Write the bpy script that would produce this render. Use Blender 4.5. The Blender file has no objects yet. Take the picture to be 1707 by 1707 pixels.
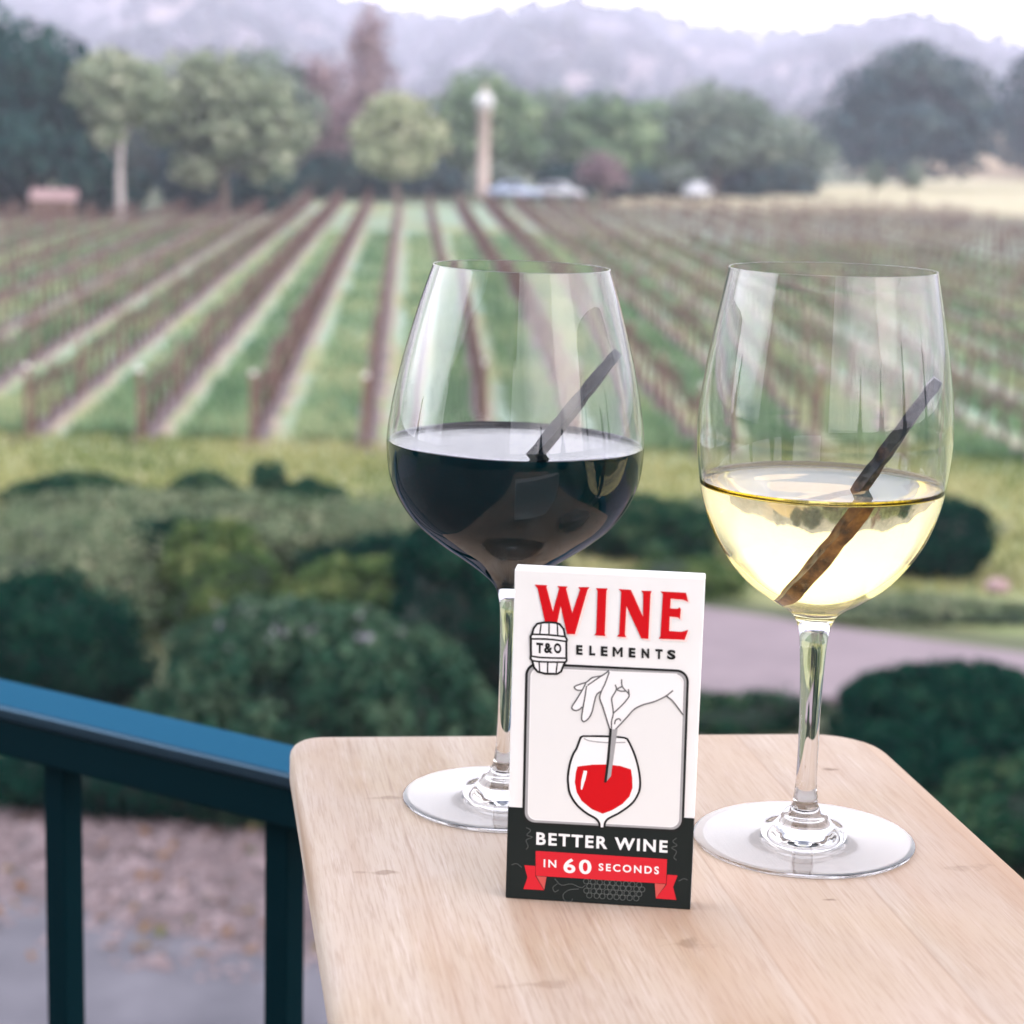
import bpy, bmesh, math, random
import numpy as np
from mathutils import Vector, Matrix
from mathutils.geometry import tessellate_polygon

# ------------------------------------------------------------------ camera, sky, sun, exposure
S = bpy.context.scene
COL = S.collection
H = 6.2                                   # eye height above the garden
PITCH, ROLL = math.radians(10.75), .027
cam_d = bpy.data.cameras.new("camera")
cam = bpy.data.objects.new("camera", cam_d); COL.objects.link(cam)
F = Vector((0, math.cos(PITCH), -math.sin(PITCH))); R0 = Vector((1, 0, 0)); U0 = Vector((0, math.sin(PITCH), math.cos(PITCH)))
Rv = R0 * math.cos(ROLL) + U0 * math.sin(ROLL); Uv = U0 * math.cos(ROLL) - R0 * math.sin(ROLL)
cam.matrix_world = Matrix((( Rv.x, Uv.x, -F.x, 0), (Rv.y, Uv.y, -F.y, 0), (Rv.z, Uv.z, -F.z, H), (0, 0, 0, 1)))
cam_d.sensor_width = 36; cam_d.lens = 72
cam_d.clip_start = .05; cam_d.clip_end = 6000
cam_d.dof.use_dof = True; cam_d.dof.focus_distance = .82; cam_d.dof.aperture_fstop = 12.5
S.camera = cam

SUN_EL, SUN_AZ = math.radians(22), math.radians(128)      # azimuth measured clockwise from +Y: low, behind and to one side
w = bpy.data.worlds.new("World"); S.world = w; w.use_nodes = True
nt = w.node_tree; nt.nodes.clear()
out = nt.nodes.new("ShaderNodeOutputWorld"); bg = nt.nodes.new("ShaderNodeBackground"); sky = nt.nodes.new("ShaderNodeTexSky")
sky.sky_type = 'NISHITA'; sky.sun_disc = False; sky.sun_elevation = SUN_EL; sky.sun_rotation = SUN_AZ
sky.air_density = 1.0; sky.dust_density = 3.0; sky.ozone_density = 1.5; sky.altitude = 100
bg.inputs['Strength'].default_value = .10
# thin bright evening overcast, whiter and brighter towards the skyline
tc = nt.nodes.new("ShaderNodeTexCoord"); sx = nt.nodes.new("ShaderNodeSeparateXYZ")
nt.links.new(tc.outputs['Generated'], sx.inputs[0])
veil = nt.nodes.new("ShaderNodeValToRGB")
cr = veil.color_ramp; cr.elements[0].position = 0.0; cr.elements[0].color = (66, 64.5, 65, 1)
cr.elements[1].position = .9; cr.elements[1].color = (2.4, 2.9, 4.2, 1)
e = cr.elements.new(.24); e.color = (50, 49.5, 51.5, 1)
e = cr.elements.new(.42); e.color = (22, 22.4, 25, 1)
e = cr.elements.new(.62); e.color = (13, 13.6, 16, 1)
e = cr.elements.new(.8); e.color = (5, 5.6, 7.4, 1)
nt.links.new(sx.outputs['Z'], veil.inputs[0])
cn = nt.nodes.new("ShaderNodeTexNoise"); cn.inputs['Scale'].default_value = 2.2; cn.inputs['Detail'].default_value = 5
nt.links.new(tc.outputs['Generated'], cn.inputs['Vector'])
cm = nt.nodes.new("ShaderNodeMapRange"); cm.inputs['From Min'].default_value = .3; cm.inputs['From Max'].default_value = .7
cm.inputs['To Min'].default_value = .7; cm.inputs['To Max'].default_value = 1.25
nt.links.new(cn.outputs['Fac'], cm.inputs['Value'])
vm = nt.nodes.new("ShaderNodeVectorMath"); vm.operation = 'SCALE'
nt.links.new(veil.outputs['Color'], vm.inputs[0]); nt.links.new(cm.outputs['Result'], vm.inputs['Scale'])
add = nt.nodes.new("ShaderNodeVectorMath"); add.operation = 'ADD'
nt.links.new(sky.outputs['Color'], add.inputs[0]); nt.links.new(vm.outputs[0], add.inputs[1])
# brighter banks of cloud to either side, plus glows added behind and ahead to light box and glass feet
last = add.outputs[0]
for az, el, lo, hi, colr in ((118, 24, .58, .78, (128, 118, 124)), (284, 24, .83, .90, (240, 246, 270)), (182, 58, .72, .95, (26, 25, 26)), (4, 23, .80, .96, (78, 78, 85))):
    az, el = math.radians(az), math.radians(el)
    dp = nt.nodes.new("ShaderNodeVectorMath"); dp.operation = 'DOT_PRODUCT'; nt.links.new(tc.outputs['Generated'], dp.inputs[0])
    dp.inputs[1].default_value = (math.sin(az) * math.cos(el), math.cos(az) * math.cos(el), math.sin(el))
    mr = nt.nodes.new("ShaderNodeMapRange"); mr.interpolation_type = 'SMOOTHSTEP'; mr.inputs['From Min'].default_value = lo; mr.inputs['From Max'].default_value = hi
    nt.links.new(dp.outputs['Value'], mr.inputs['Value'])
    sc_ = nt.nodes.new("ShaderNodeVectorMath"); sc_.operation = 'SCALE'; sc_.inputs[0].default_value = colr; nt.links.new(mr.outputs['Result'], sc_.inputs['Scale'])
    ad = nt.nodes.new("ShaderNodeVectorMath"); ad.operation = 'ADD'; nt.links.new(last, ad.inputs[0]); nt.links.new(sc_.outputs[0], ad.inputs[1]); last = ad.outputs[0]
nt.links.new(last, bg.inputs['Color']); nt.links.new(bg.outputs[0], out.inputs['Surface'])

sd = bpy.data.lights.new("sun", 'SUN'); sd.energy = 1.25; sd.angle = math.radians(26); sd.color = (1, .93, .86)
sun = bpy.data.objects.new("sun", sd); COL.objects.link(sun)
sdir = Vector((math.sin(SUN_AZ) * math.cos(SUN_EL), math.cos(SUN_AZ) * math.cos(SUN_EL), math.sin(SUN_EL)))
sun.rotation_euler = sdir.to_track_quat('Z', 'Y').to_euler(); sun.location = (0, 0, 40)

S.view_settings.view_transform = 'Standard'; S.view_settings.look = 'None'
S.view_settings.exposure = -1.64; S.view_settings.gamma = 1
S.render.engine = 'CYCLES'
cy = S.cycles
cy.use_denoising = True
cy.max_bounces = 24; cy.transmission_bounces = 20; cy.glossy_bounces = 8; cy.diffuse_bounces = 3; cy.volume_bounces = 1; cy.transparent_max_bounces = 12
cy.sample_clamp_indirect = 6.0

# ------------------------------------------------------------------ helpers
def tag(o, label=None, cat=None, group=None, kind=None):
    if label: o['label'] = label
    if cat: o['category'] = cat
    if group: o['group'] = group
    if kind: o['kind'] = kind
    return o

def empty(name, loc=(0, 0, 0), rz=0.):
    o = bpy.data.objects.new(name, None); COL.objects.link(o)
    o.location = loc; o.rotation_euler = (0, 0, rz); o.empty_display_size = .1
    return o

def link(name, me, parent=None, loc=(0, 0, 0)):
    o = bpy.data.objects.new(name, me); COL.objects.link(o); o.location = loc
    if parent is not None: o.parent = parent
    return o

def np_mesh(name, V, faces, mats, smooth=False, tone=None, mat_idx=None):
    """faces: list of (M,k) index arrays"""
    me = bpy.data.meshes.new(name)
    V = np.asarray(V, dtype=np.float32)
    if not isinstance(faces, list): faces = [faces]
    faces = [np.asarray(f, dtype=np.int32) for f in faces if len(f)]
    me.vertices.add(len(V)); me.vertices.foreach_set('co', V.ravel())
    idx = np.concatenate([f.ravel() for f in faces]); cnt = np.concatenate([np.full(len(f), f.shape[1]) for f in faces])
    st = np.concatenate([[0], np.cumsum(cnt)[:-1]])
    me.loops.add(len(idx)); me.loops.foreach_set('vertex_index', idx.astype(np.int32))
    me.polygons.add(len(cnt)); me.polygons.foreach_set('loop_start', st.astype(np.int32))
    if smooth: me.polygons.foreach_set('use_smooth', np.ones(len(cnt), dtype=bool))
    if mat_idx is not None: me.polygons.foreach_set('material_index', np.asarray(mat_idx, dtype=np.int32))
    me.update(calc_edges=True)
    if tone is not None:
        a = me.attributes.new('tone', 'FLOAT', 'FACE'); a.data.foreach_set('value', np.asarray(tone, dtype=np.float32))
    for m in (mats if isinstance(mats, (list, tuple)) else [mats]): me.materials.append(m)
    return me

def bm_mesh(name, bm, mats, smooth=False):
    me = bpy.data.meshes.new(name); bm.normal_update(); bm.to_mesh(me); bm.free()
    for m in (mats if isinstance(mats, (list, tuple)) else [mats]): me.materials.append(m)
    if smooth:
        for p in me.polygons: p.use_smooth = True
    return me

def add_box(bm, c, s, rz=0., bevel=0.):
    r = bmesh.ops.create_cube(bm, size=1.0)
    vs = r['verts']
    M = Matrix.Translation(Vector(c)) @ Matrix.Rotation(rz, 4, 'Z') @ Matrix.Diagonal((s[0], s[1], s[2], 1))
    bmesh.ops.transform(bm, matrix=M, verts=vs)
    if bevel:
        es = list({e for v in vs for e in v.link_edges})
        bmesh.ops.bevel(bm, geom=es, offset=bevel, segments=2, affect='EDGES', profile=.5)

def tube_np(pts, rad, n=6, cap=True):
    pts = np.asarray(pts, float); k = len(pts); rad = np.broadcast_to(rad, (k,))
    T = np.gradient(pts, axis=0); T /= np.linalg.norm(T, axis=1)[:, None] + 1e-9
    ref = np.array([0, 0, 1.]) if abs(T[0][2]) < .8 else np.array([1., 0, 0])
    V = []
    for i in range(k):
        a = np.cross(T[i], ref); a /= np.linalg.norm(a) + 1e-9; b = np.cross(T[i], a)
        for j in range(n):
            t = 2 * math.pi * j / n; V.append(pts[i] + rad[i] * (a * math.cos(t) - b * math.sin(t)))
    Fc = []
    for i in range(k - 1):
        for j in range(n):
            Fc.append((i * n + j, i * n + (j + 1) % n, (i + 1) * n + (j + 1) % n, (i + 1) * n + j))
    if cap:
        V.append(pts[-1]); c = len(V) - 1
        for j in range(n): Fc.append(((k - 1) * n + j, (k - 1) * n + (j + 1) % n, c, c))
    return np.array(V), Fc

class MB:
    def __init__(s): s.V = []; s.Q = []; s.T = []; s.n = 0
    def add(s, V, Fc):
        V = np.asarray(V, float)
        for f in Fc:
            f = [int(x) + s.n for x in f]
            if len(f) == 4 and f[2] == f[3]: s.T.append(f[:3])
            elif len(f) == 4: s.Q.append(f)
            else: s.T.append(f)
        s.V.append(V); s.n += len(V)
    def tube(s, pts, rad, n=6, cap=True): s.add(*tube_np(pts, rad, n, cap))
    def mesh(s, name, mats, smooth=True):
        return np_mesh(name, np.concatenate(s.V), [np.array(s.Q, int).reshape(-1, 4), np.array(s.T, int).reshape(-1, 3)], mats, smooth)

def lathe(name, prof, n, mats, mat_of=None, close_end=False):
    """prof: list of (r,z) from the first to the last point; poles where r==0"""
    V = []; rings = []
    for r, z in prof:
        if r < 1e-7: rings.append([len(V)]); V.append((0, 0, z))
        else:
            rings.append(list(range(len(V), len(V) + n)))
            V += [(r * math.cos(2 * math.pi * j / n), r * math.sin(2 * math.pi * j / n), z) for j in range(n)]
    Q = []; T = []; mq = []; mt = []
    for i in range(len(rings) - 1):
        a, b = rings[i], rings[i + 1]; m = mat_of(i) if mat_of else 0
        for j in range(n):
            k = (j + 1) % n
            if len(a) == 1 and len(b) == 1: continue
            if len(a) == 1: T.append((a[0], b[k], b[j])); mt.append(m)
            elif len(b) == 1: T.append((a[j], a[k], b[0])); mt.append(m)
            else: Q.append((a[j], a[k], b[k], b[j])); mq.append(m)
    return np_mesh(name, V, [np.array(Q, int).reshape(-1, 4), np.array(T, int).reshape(-1, 3)], mats, True, None, mq + mt)

def spline(pts, per=8):
    P = [np.array(p, float) for p in pts]; o = []
    for i in range(len(P) - 1):
        p0 = P[max(i - 1, 0)]; p1 = P[i]; p2 = P[i + 1]; p3 = P[min(i + 2, len(P) - 1)]
        d1 = np.linalg.norm(p2 - p1)
        m1 = (p2 - p0) / (np.linalg.norm(p2 - p1) + np.linalg.norm(p1 - p0) + 1e-12) * d1
        m2 = (p3 - p1) / (np.linalg.norm(p3 - p2) + np.linalg.norm(p2 - p1) + 1e-12) * d1
        for k in range(per):
            t = k / per; t2 = t * t; t3 = t2 * t
            o.append((2*t3 - 3*t2 + 1) * p1 + (t3 - 2*t2 + t) * m1 + (-2*t3 + 3*t2) * p2 + (t3 - t2) * m2)
    o.append(P[-1]); return o

# ------------------------------------------------------------------ materials
def mat(name, base=(.5, .5, .5), rough=.6, metal=0., spec=.5):
    m = bpy.data.materials.new(name); m.use_nodes = True
    b = m.node_tree.nodes['Principled BSDF']
    b.inputs['Base Color'].default_value = (*base, 1); b.inputs['Roughness'].default_value = rough
    b.inputs['Metallic'].default_value = metal; b.inputs['Specular IOR Level'].default_value = spec
    return m
def N(m, t, **kw):
    n = m.node_tree.nodes.new(t)
    for k, v in kw.items(): setattr(n, k, v)
    return n
def L(m, a, b): m.node_tree.links.new(a, b)
def ramp(m, fac, stops):
    r = N(m, "ShaderNodeValToRGB"); el = r.color_ramp.elements
    while len(el) > 1: el.remove(el[-1])
    el[0].position = stops[0][0]; el[0].color = (*stops[0][1], 1)
    for p, c in stops[1:]:
        q = el.new(p); q.color = (*c, 1)
    L(m, fac, r.inputs[0]); return r.outputs[0]
def noise(m, scale, detail=4, vec=None, rough=.55):
    n = N(m, "ShaderNodeTexNoise"); n.inputs['Scale'].default_value = scale; n.inputs['Detail'].default_value = detail
    n.inputs['Roughness'].default_value = rough
    if vec is not None: L(m, vec, n.inputs['Vector'])
    return n.outputs['Fac']
def objco(m): return N(m, "ShaderNodeTexCoord").outputs['Object']
def mixc(m, fac, a, b, mode='MIX'):
    x = N(m, "ShaderNodeMix", data_type='RGBA', blend_type=mode)
    if isinstance(fac, float): x.inputs[0].default_value = fac
    else: L(m, fac, x.inputs[0])
    for s, v in ((6, a), (7, b)):
        if isinstance(v, tuple): x.inputs[s].default_value = (*v, 1)
        else: L(m, v, x.inputs[s])
    return x.outputs[2]
def bump(m, h, strength, dist):
    b = N(m, "ShaderNodeBump"); b.inputs['Strength'].default_value = strength; b.inputs['Distance'].default_value = dist
    L(m, h, b.inputs['Height']); L(m, b.outputs[0], m.node_tree.nodes['Principled BSDF'].inputs['Normal'])
def setc(m, c): L(m, c, m.node_tree.nodes['Principled BSDF'].inputs['Base Color'])
def noisy(name, a, b, scale, rough=.8, detail=5, bmp=0., lo=.3, hi=.7):
    m = mat(name, a, rough); v = objco(m); n = noise(m, scale, detail, v)
    setc(m, ramp(m, n, [(lo, a), (hi, b)]))
    if bmp: bump(m, n, .6, bmp)
    return m
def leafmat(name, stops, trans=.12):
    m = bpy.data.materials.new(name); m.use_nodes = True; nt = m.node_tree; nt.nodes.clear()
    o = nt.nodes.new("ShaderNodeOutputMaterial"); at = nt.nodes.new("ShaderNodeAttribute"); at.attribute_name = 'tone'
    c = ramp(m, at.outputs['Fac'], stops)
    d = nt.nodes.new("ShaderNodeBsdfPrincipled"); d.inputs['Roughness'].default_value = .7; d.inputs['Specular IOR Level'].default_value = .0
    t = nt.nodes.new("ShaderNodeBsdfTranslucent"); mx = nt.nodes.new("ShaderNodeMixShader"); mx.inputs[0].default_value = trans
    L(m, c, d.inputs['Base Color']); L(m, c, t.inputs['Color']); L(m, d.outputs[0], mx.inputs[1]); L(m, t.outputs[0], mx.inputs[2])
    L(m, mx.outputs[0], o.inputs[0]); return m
def glassmat(name, col, ior, rough=0.):
    m = bpy.data.materials.new(name); m.use_nodes = True; nt = m.node_tree; nt.nodes.clear()
    o = nt.nodes.new("ShaderNodeOutputMaterial"); g = nt.nodes.new("ShaderNodeBsdfGlass")
    g.inputs['Color'].default_value = (*col, 1); g.inputs['IOR'].default_value = ior; g.inputs['Roughness'].default_value = rough
    L(m, g.outputs[0], o.inputs[0]); return m

M = {}
M['crystal'] = glassmat('crystal', (1, 1, 1), 1.47)
M['white_wine_top'] = glassmat('white_wine_top', (.99, .98, .90), 1.34)
M['white_wine_wall'] = glassmat('white_wine_wall', (.970, .928, .68), 1.34 / 1.47)
M['red_wine_top'] = mat('red_wine_top', (.004, .006, .010), .0, 0, .5)
M['red_wine_wall'] = mat('red_wine_wall', (.0008, .015, .021), .3, 0, 0.)

ZT_LOCAL = 1.112
# wood: long grain running along the board
m = M['wood'] = mat('pale_wood', (.5, .4, .33), .55, 0, .12)
v = objco(m); mp = N(m, "ShaderNodeMapping"); mp.inputs['Scale'].default_value = (1, .09, 1); L(m, v, mp.inputs['Vector'])
mp2 = N(m, "ShaderNodeMapping"); mp2.inputs['Scale'].default_value = (1, .035, 1); L(m, v, mp2.inputs['Vector'])
g1 = noise(m, 38, 5, mp.outputs[0]); g2 = noise(m, 1100, 4, mp2.outputs[0], .65); g3 = noise(m, 9, 3, v)
c = ramp(m, g1, [(.25, (.275, .185, .115)), (.5, (.345, .272, .20)), (.75, (.40, .335, .275))])
c = mixc(m, ramp(m, g3, [(.35, (0, 0, 0)), (.7, (.7, .7, .7))]), c, (.375, .315, .28))
c = mixc(m, ramp(m, g2, [(.36, (.36, .36, .36)), (.52, (0, 0, 0))]), c, (.19, .12, .085))
mp3 = N(m, "ShaderNodeMapping"); mp3.inputs['Rotation'].default_value = (0, 0, .30); mp3.inputs['Scale'].default_value = (1, .05, 1); L(m, v, mp3.inputs['Vector'])
scr = noise(m, 620, 3, mp3.outputs[0], .6); c = mixc(m, ramp(m, scr, [(.56, (0, 0, 0)), (.72, (.26, .26, .26))]), c, (.50, .43, .39))
mp4 = N(m, "ShaderNodeMapping"); mp4.inputs['Rotation'].default_value = (0, 0, -.22); mp4.inputs['Scale'].default_value = (1, .07, 1); L(m, v, mp4.inputs['Vector'])
scr2 = noise(m, 420, 3, mp4.outputs[0], .6); c = mixc(m, ramp(m, scr2, [(.58, (0, 0, 0)), (.72, (.38, .38, .38))]), c, (.20, .125, .085))
sxw = N(m, "ShaderNodeSeparateXYZ"); L(m, v, sxw.inputs[0])
def mw(op, a, b):
    x = N(m, "ShaderNodeMath", operation=op)
    for i, q in enumerate((a, b)):
        if isinstance(q, (int, float)): x.inputs[i].default_value = q
        else: L(m, q, x.inputs[i])
    return x.outputs[0]
st = mw('DIVIDE', mw('ADD', sxw.outputs['X'], .013), .058); fl = mw('FLOOR', st, 0); wn = N(m, "ShaderNodeTexWhiteNoise", noise_dimensions='1D'); L(m, fl, wn.inputs['W'])
c = mixc(m, ramp(m, wn.outputs['Value'], [(0, (0, 0, 0)), (1, (.5, .5, .5))]), c, (.38, .265, .18))
fs = mw('ABSOLUTE', mw('SUBTRACT', mw('FRACT', st, 0), .5), 0)
c = mixc(m, ramp(m, fs, [(.484, (0, 0, 0)), (.497, (.35, .35, .35))]), c, (.22, .14, .095))
stn = noise(m, 14, 4, mp.outputs[0]); c = mixc(m, ramp(m, stn, [(.50, (0, 0, 0)), (.70, (.72, .72, .72))]), c, (.31, .19, .115))
kn = noise(m, 26, 2, mp.outputs[0]); c = mixc(m, ramp(m, kn, [(.66, (0, 0, 0)), (.74, (.6, .6, .6))]), c, (.22, .125, .07))
wob = N(m, "ShaderNodeTexNoise"); wob.inputs['Scale'].default_value = 150; L(m, v, wob.inputs['Vector'])
for px_, py_, a_, b_, st_ in ((0.0747, 0.2751, 0.0045, 0.0022, 0.8), (-0.0391, 0.0826, 0.008, 0.006, 0.45), (-0.131, 0.251, 0.012, 0.003, 0.4), (-0.142, 0.1617, 0.01, 0.0025, 0.55), (0.025, 0.1186, 0.004, 0.0015, 0.7), (0.0882, 0.1486, 0.012, 0.004, 0.35), (-0.099, 0.0526, 0.014, 0.004, 0.3)):      # knots and dents: place on the board, half sizes, strength
    q1 = N(m, "ShaderNodeVectorMath", operation='SUBTRACT'); L(m, v, q1.inputs[0]); q1.inputs[1].default_value = (px_, py_, ZT_LOCAL)
    q2 = N(m, "ShaderNodeVectorMath", operation='MULTIPLY'); L(m, q1.outputs[0], q2.inputs[0]); q2.inputs[1].default_value = (1 / a_, 1 / b_, 0)
    q3 = N(m, "ShaderNodeVectorMath", operation='LENGTH'); L(m, q2.outputs[0], q3.inputs[0])
    d_ = mw('ADD', q3.outputs['Value'], mw('MULTIPLY', mw('SUBTRACT', wob.outputs['Fac'], .5), 3.2))
    c = mixc(m, ramp(m, d_, [(.2, (st_, st_, st_)), (.95, (0, 0, 0))]), c, (.13, .075, .045))
setc(m, c); bump(m, g2, .18, .0006)

m = M['rail_sky_sheen'] = mat('rail_paint_sky_sheen', (.045, .075, .105), .40, 1.0, .5)  # dark paint with the sky's blue reflection coloured in, top rail only
m.node_tree.nodes['Principled BSDF'].inputs['Specular Tint'].default_value = (.33, .48, .61, 1)
v = objco(m); n = noise(m, 700, 2, v); bump(m, n, .12, .0004)
M['baluster_paint'] = mat('dark_baluster_paint', (.001, .011, .015), .5, 0, .03)

M['card_white'] = noisy('white_card', (.70, .70, .68), (.74, .735, .72), 60, .42)
M['ink_black'] = mat('ink_black', (.010, .011, .011), .5, 0, .2)
M['ink_band'] = mat('ink_band', (.013, .017, .016), .5, 0, .1)
M['ink_red'] = mat('ink_red', (.50, .004, .008), .45, 0, .15)
M['ink_ribbon'] = mat('ink_ribbon', (.55, .018, .028), .45, 0, .15)
M['ink_fold'] = mat('ink_fold', (.50, .07, .06), .42)
M['ink_pink'] = mat('ink_pink', (.84, .62, .58), .45)
M['ink_grey'] = mat('ink_grey', (.30, .30, .30), .45)
M['ink_midgrey'] = mat('ink_midgrey', (.10, .10, .10), .45)
M['ink_pale'] = mat('ink_pale', (.675, .675, .655), .45)
M['ink_white'] = mat('ink_white', (.74, .74, .73), .45)
M['ink_scroll'] = mat('ink_scroll', (.075, .085, .08), .45)

M['char_dark'] = noisy('blackened_oak', (.003, .006, .012), (.012, .02, .032), 160, .5, 4, .001); M['char_dark'].node_tree.nodes['Principled BSDF'].inputs['Specular IOR Level'].default_value = .2
m = M['char_wood'] = mat('charred_oak', (.05, .03, .02), .42)
v = objco(m); vo = N(m, "ShaderNodeTexVoronoi"); vo.inputs['Scale'].default_value = 230; L(m, v, vo.inputs['Vector'])
n = noise(m, 150, 4, v)
low = ramp(m, n, [(.36, (.05, .022, .010)), (.5, (.22, .10, .035)), (.68, (.42, .22, .08))])
upp = ramp(m, n, [(.36, (.006, .010, .016)), (.54, (.02, .024, .034)), (.70, (.09, .05, .035))])
sz = N(m, "ShaderNodeSeparateXYZ"); L(m, v, sz.inputs[0])
setc(m, mixc(m, ramp(m, sz.outputs['Z'], [(.040, (0, 0, 0)), (.048, (1, 1, 1))]), low, upp)); bump(m, vo.outputs['Distance'], .7, .0012)

# ground sheets
M['earth'] = noisy('garden_earth', (0.0375, 0.0638, 0.03), (0.0975, 0.105, 0.045), .35, .9, 8)
m = M['lawn'] = mat('lawn', (.2, .2, .1), .9); v = objco(m)
c = ramp(m, noise(m, .55, 6, v), [(.3, (0.1152, 0.1656, 0.0576)), (.5, (0.2664, 0.2736, 0.1152)), (.7, (0.3888, 0.3456, 0.1872))])
c = mixc(m, ramp(m, noise(m, 9, 5, v), [(.35, (.5, .5, .5)), (.6, (0, 0, 0))]), c, (.12, .18, .07)); setc(m, c)
M['paving'] = noisy('pink_grey_paving', (0.164, 0.1271, 0.1435), (0.2132, 0.1681, 0.1845), 1.2, .85, 6)
M['drive'] = noisy('grey_drive', (0.0675, 0.066, 0.0825), (0.1237, 0.12, 0.1425), 1.4, .9, 6)
M['gravel_ground'] = noisy('gravel_ground', (0.0612, 0.0468, 0.049), (0.144, 0.1116, 0.1188), 3.2, .9, 8, .03)
M['stone_chip'] = noisy('stone_chip', (0.0975, 0.0713, 0.075), (0.2625, 0.2063, 0.2175), 2.4, .85, 3)
M['meadow'] = noisy('pale_meadow', (0.3036, 0.2772, 0.1584), (0.4092, 0.363, 0.2376), .06, .95, 6)
M['render_wall'] = noisy('pale_render', (.52, .46, .42), (.60, .54, .50), 1.5, .9)
M['roof_tile'] = noisy('roof_tile', (.26, .12, .09), (.36, .18, .13), 6, .85)
M['dark_steel'] = mat('dark_steel', (.03, .035, .04), .4, .6)
M['deck'] = noisy('deck_stone', (.05, .048, .047), (.09, .083, .08), 5, .85)
M['post_wood'] = noisy('post_wood', (.11, .065, .05), (.20, .13, .10), 6, .9)
M['cap_white'] = mat('cap_white', (0.6375, 0.6, 0.57), .5)
M['wire'] = mat('wire', (.25, .22, .2), .4, .7)
M['vine_bark'] = noisy('vine_bark', (0.0525, 0.0263, 0.0225), (0.105, 0.0562, 0.0465), 5, .95)
M['trunk'] = noisy('trunk_bark', (.10, .075, .06), (.2, .16, .13), 4, .95)
M['trunk_white'] = noisy('pale_trunk_bark', (0.35, 0.308, 0.294), (0.462, 0.42, 0.406), 2, .9)
M['lamp_stone'] = noisy('pale_lamp_stone', (0.406, 0.322, 0.273), (0.462, 0.385, 0.336), 2, .8)
M['globe'] = mat('white_globe', (0.496, 0.496, 0.496), .4)
M['car_white'] = mat('car_white', (0.465, 0.48, 0.51), .35)
M['car_blue'] = mat('car_blue', (0.35, 0.42, 0.546), .25)
M['car_glass'] = mat('car_glass', (.05, .06, .08), .1)
M['tyre'] = mat('tyre', (.02, .02, .02), .8)
M['twig_shade_core'] = noisy('twig_shade_core', (.010, .022, .016), (.018, .03, .02), 5, .95)  # dark tone puts the shade between leaf clumps into the colour
M['boulder'] = noisy('pink_boulder', (.26, .17, .17), (.36, .25, .25), 4, .9)

# vineyard floor: per row a dark soil strip, a mown tan strip and green cover crop
ROW_DX, ROW_SP, ROW_X0, ROW_L0 = -.0533, 2.165, -.70, 39.0
ROW_N = Vector((1, -ROW_DX, 0)).normalized()
m = M['vineyard'] = mat('vineyard_floor', (.2, .2, .1), .95)
geo = N(m, "ShaderNodeNewGeometry"); sp = N(m, "ShaderNodeSeparateXYZ"); L(m, geo.outputs['Position'], sp.inputs[0])
def mth(op, a, b):
    x = N(m, "ShaderNodeMath", operation=op)
    for i, q in enumerate((a, b)):
        if isinstance(q, (int, float)): x.inputs[i].default_value = q
        else: L(m, q, x.inputs[i])
    return x.outputs[0]
u = mth('SUBTRACT', sp.outputs['X'], mth('MULTIPLY', mth('SUBTRACT', sp.outputs['Y'], ROW_L0), ROW_DX))
u = mth('DIVIDE', mth('SUBTRACT', u, ROW_X0), ROW_SP)
nz = noise(m, 1.1, 5, geo.outputs['Position'])
u = mth('ADD', u, mth('MULTIPLY', mth('SUBTRACT', nz, .5), .30))
fr = mth('FRACT', mth('ADD', u, 100.22), 0)
big = noise(m, .13, 3, geo.outputs['Position']); fine = noise(m, 4, 5, geo.outputs['Position'])
green = ramp(m, fine, [(.3, (.125, .215, .14)), (.5, (.215, .31, .225)), (.7, (.33, .40, .31))])
ygreen = ramp(m, fine, [(.3, (0.15, 0.192, 0.066)), (.7, (0.276, 0.276, 0.126))])
green = mixc(m, ramp(m, big, [(.42, (0, 0, 0)), (.6, (1, 1, 1))]), green, ygreen)
soil = ramp(m, fine, [(.3, (0.058, 0.042, 0.046)), (.7, (0.150, 0.105, 0.110))])
tan = ramp(m, fine, [(.3, (.23, .165, .12)), (.7, (.36, .29, .215))])
patch = noise(m, .45, 4, geo.outputs['Position'])
tan = mixc(m, ramp(m, patch, [(.46, (0, 0, 0)), (.60, (1, 1, 1))]), tan, ygreen)
c = mixc(m, ramp(m, fr, [(.31, (0, 0, 0)), (.34, (1, 1, 1))]), soil, tan)
c = mixc(m, ramp(m, fr, [(.04, (1, 1, 1)), (.13, (0, 0, 0)), (.36, (0, 0, 0)), (.47, (1, 1, 1))]), c, green)
setc(m, c)

# foliage
M['lf_dark'] = leafmat('leaf_dark', [(0, (.001, .016, .013)), (.55, (.003, .034, .022)), (.85, (.018, .062, .036)), (1, (.045, .095, .05))])
M['lf_mid'] = leafmat('leaf_mid', [(0, (.003, .026, .017)), (.55, (.014, .056, .030)), (1, (.08, .125, .06))])
M['lf_grey'] = leafmat('leaf_grey_green', [(0, (0.034, 0.074, 0.042)), (.5, (0.132, 0.178, 0.102)), (1, (0.33, 0.34, 0.22))])
M['lf_yellow'] = leafmat('leaf_yellow_green', [(0, (.014, .045, .018)), (.5, (.08, .13, .045)), (1, (.22, .25, .10))])
M['lf_flower'] = leafmat('leaf_with_mauve_flowers', [(0, (.004, .026, .019)), (.5, (.022, .066, .040)), (.90, (.095, .145, .088)), (.95, (.17, .165, .19)), (1, (.28, .26, .32))])
M['lf_tree_teal'] = leafmat('leaf_tree_teal', [(0, (.006, .034, .036)), (.6, (.016, .058, .054)), (1, (.05, .10, .085))])
M['lf_tree_pale'] = leafmat('leaf_tree_pale', [(0, (0.119, 0.1615, 0.102)), (.6, (0.2465, 0.289, 0.1955)), (1, (0.391, 0.408, 0.2975))])
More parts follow.
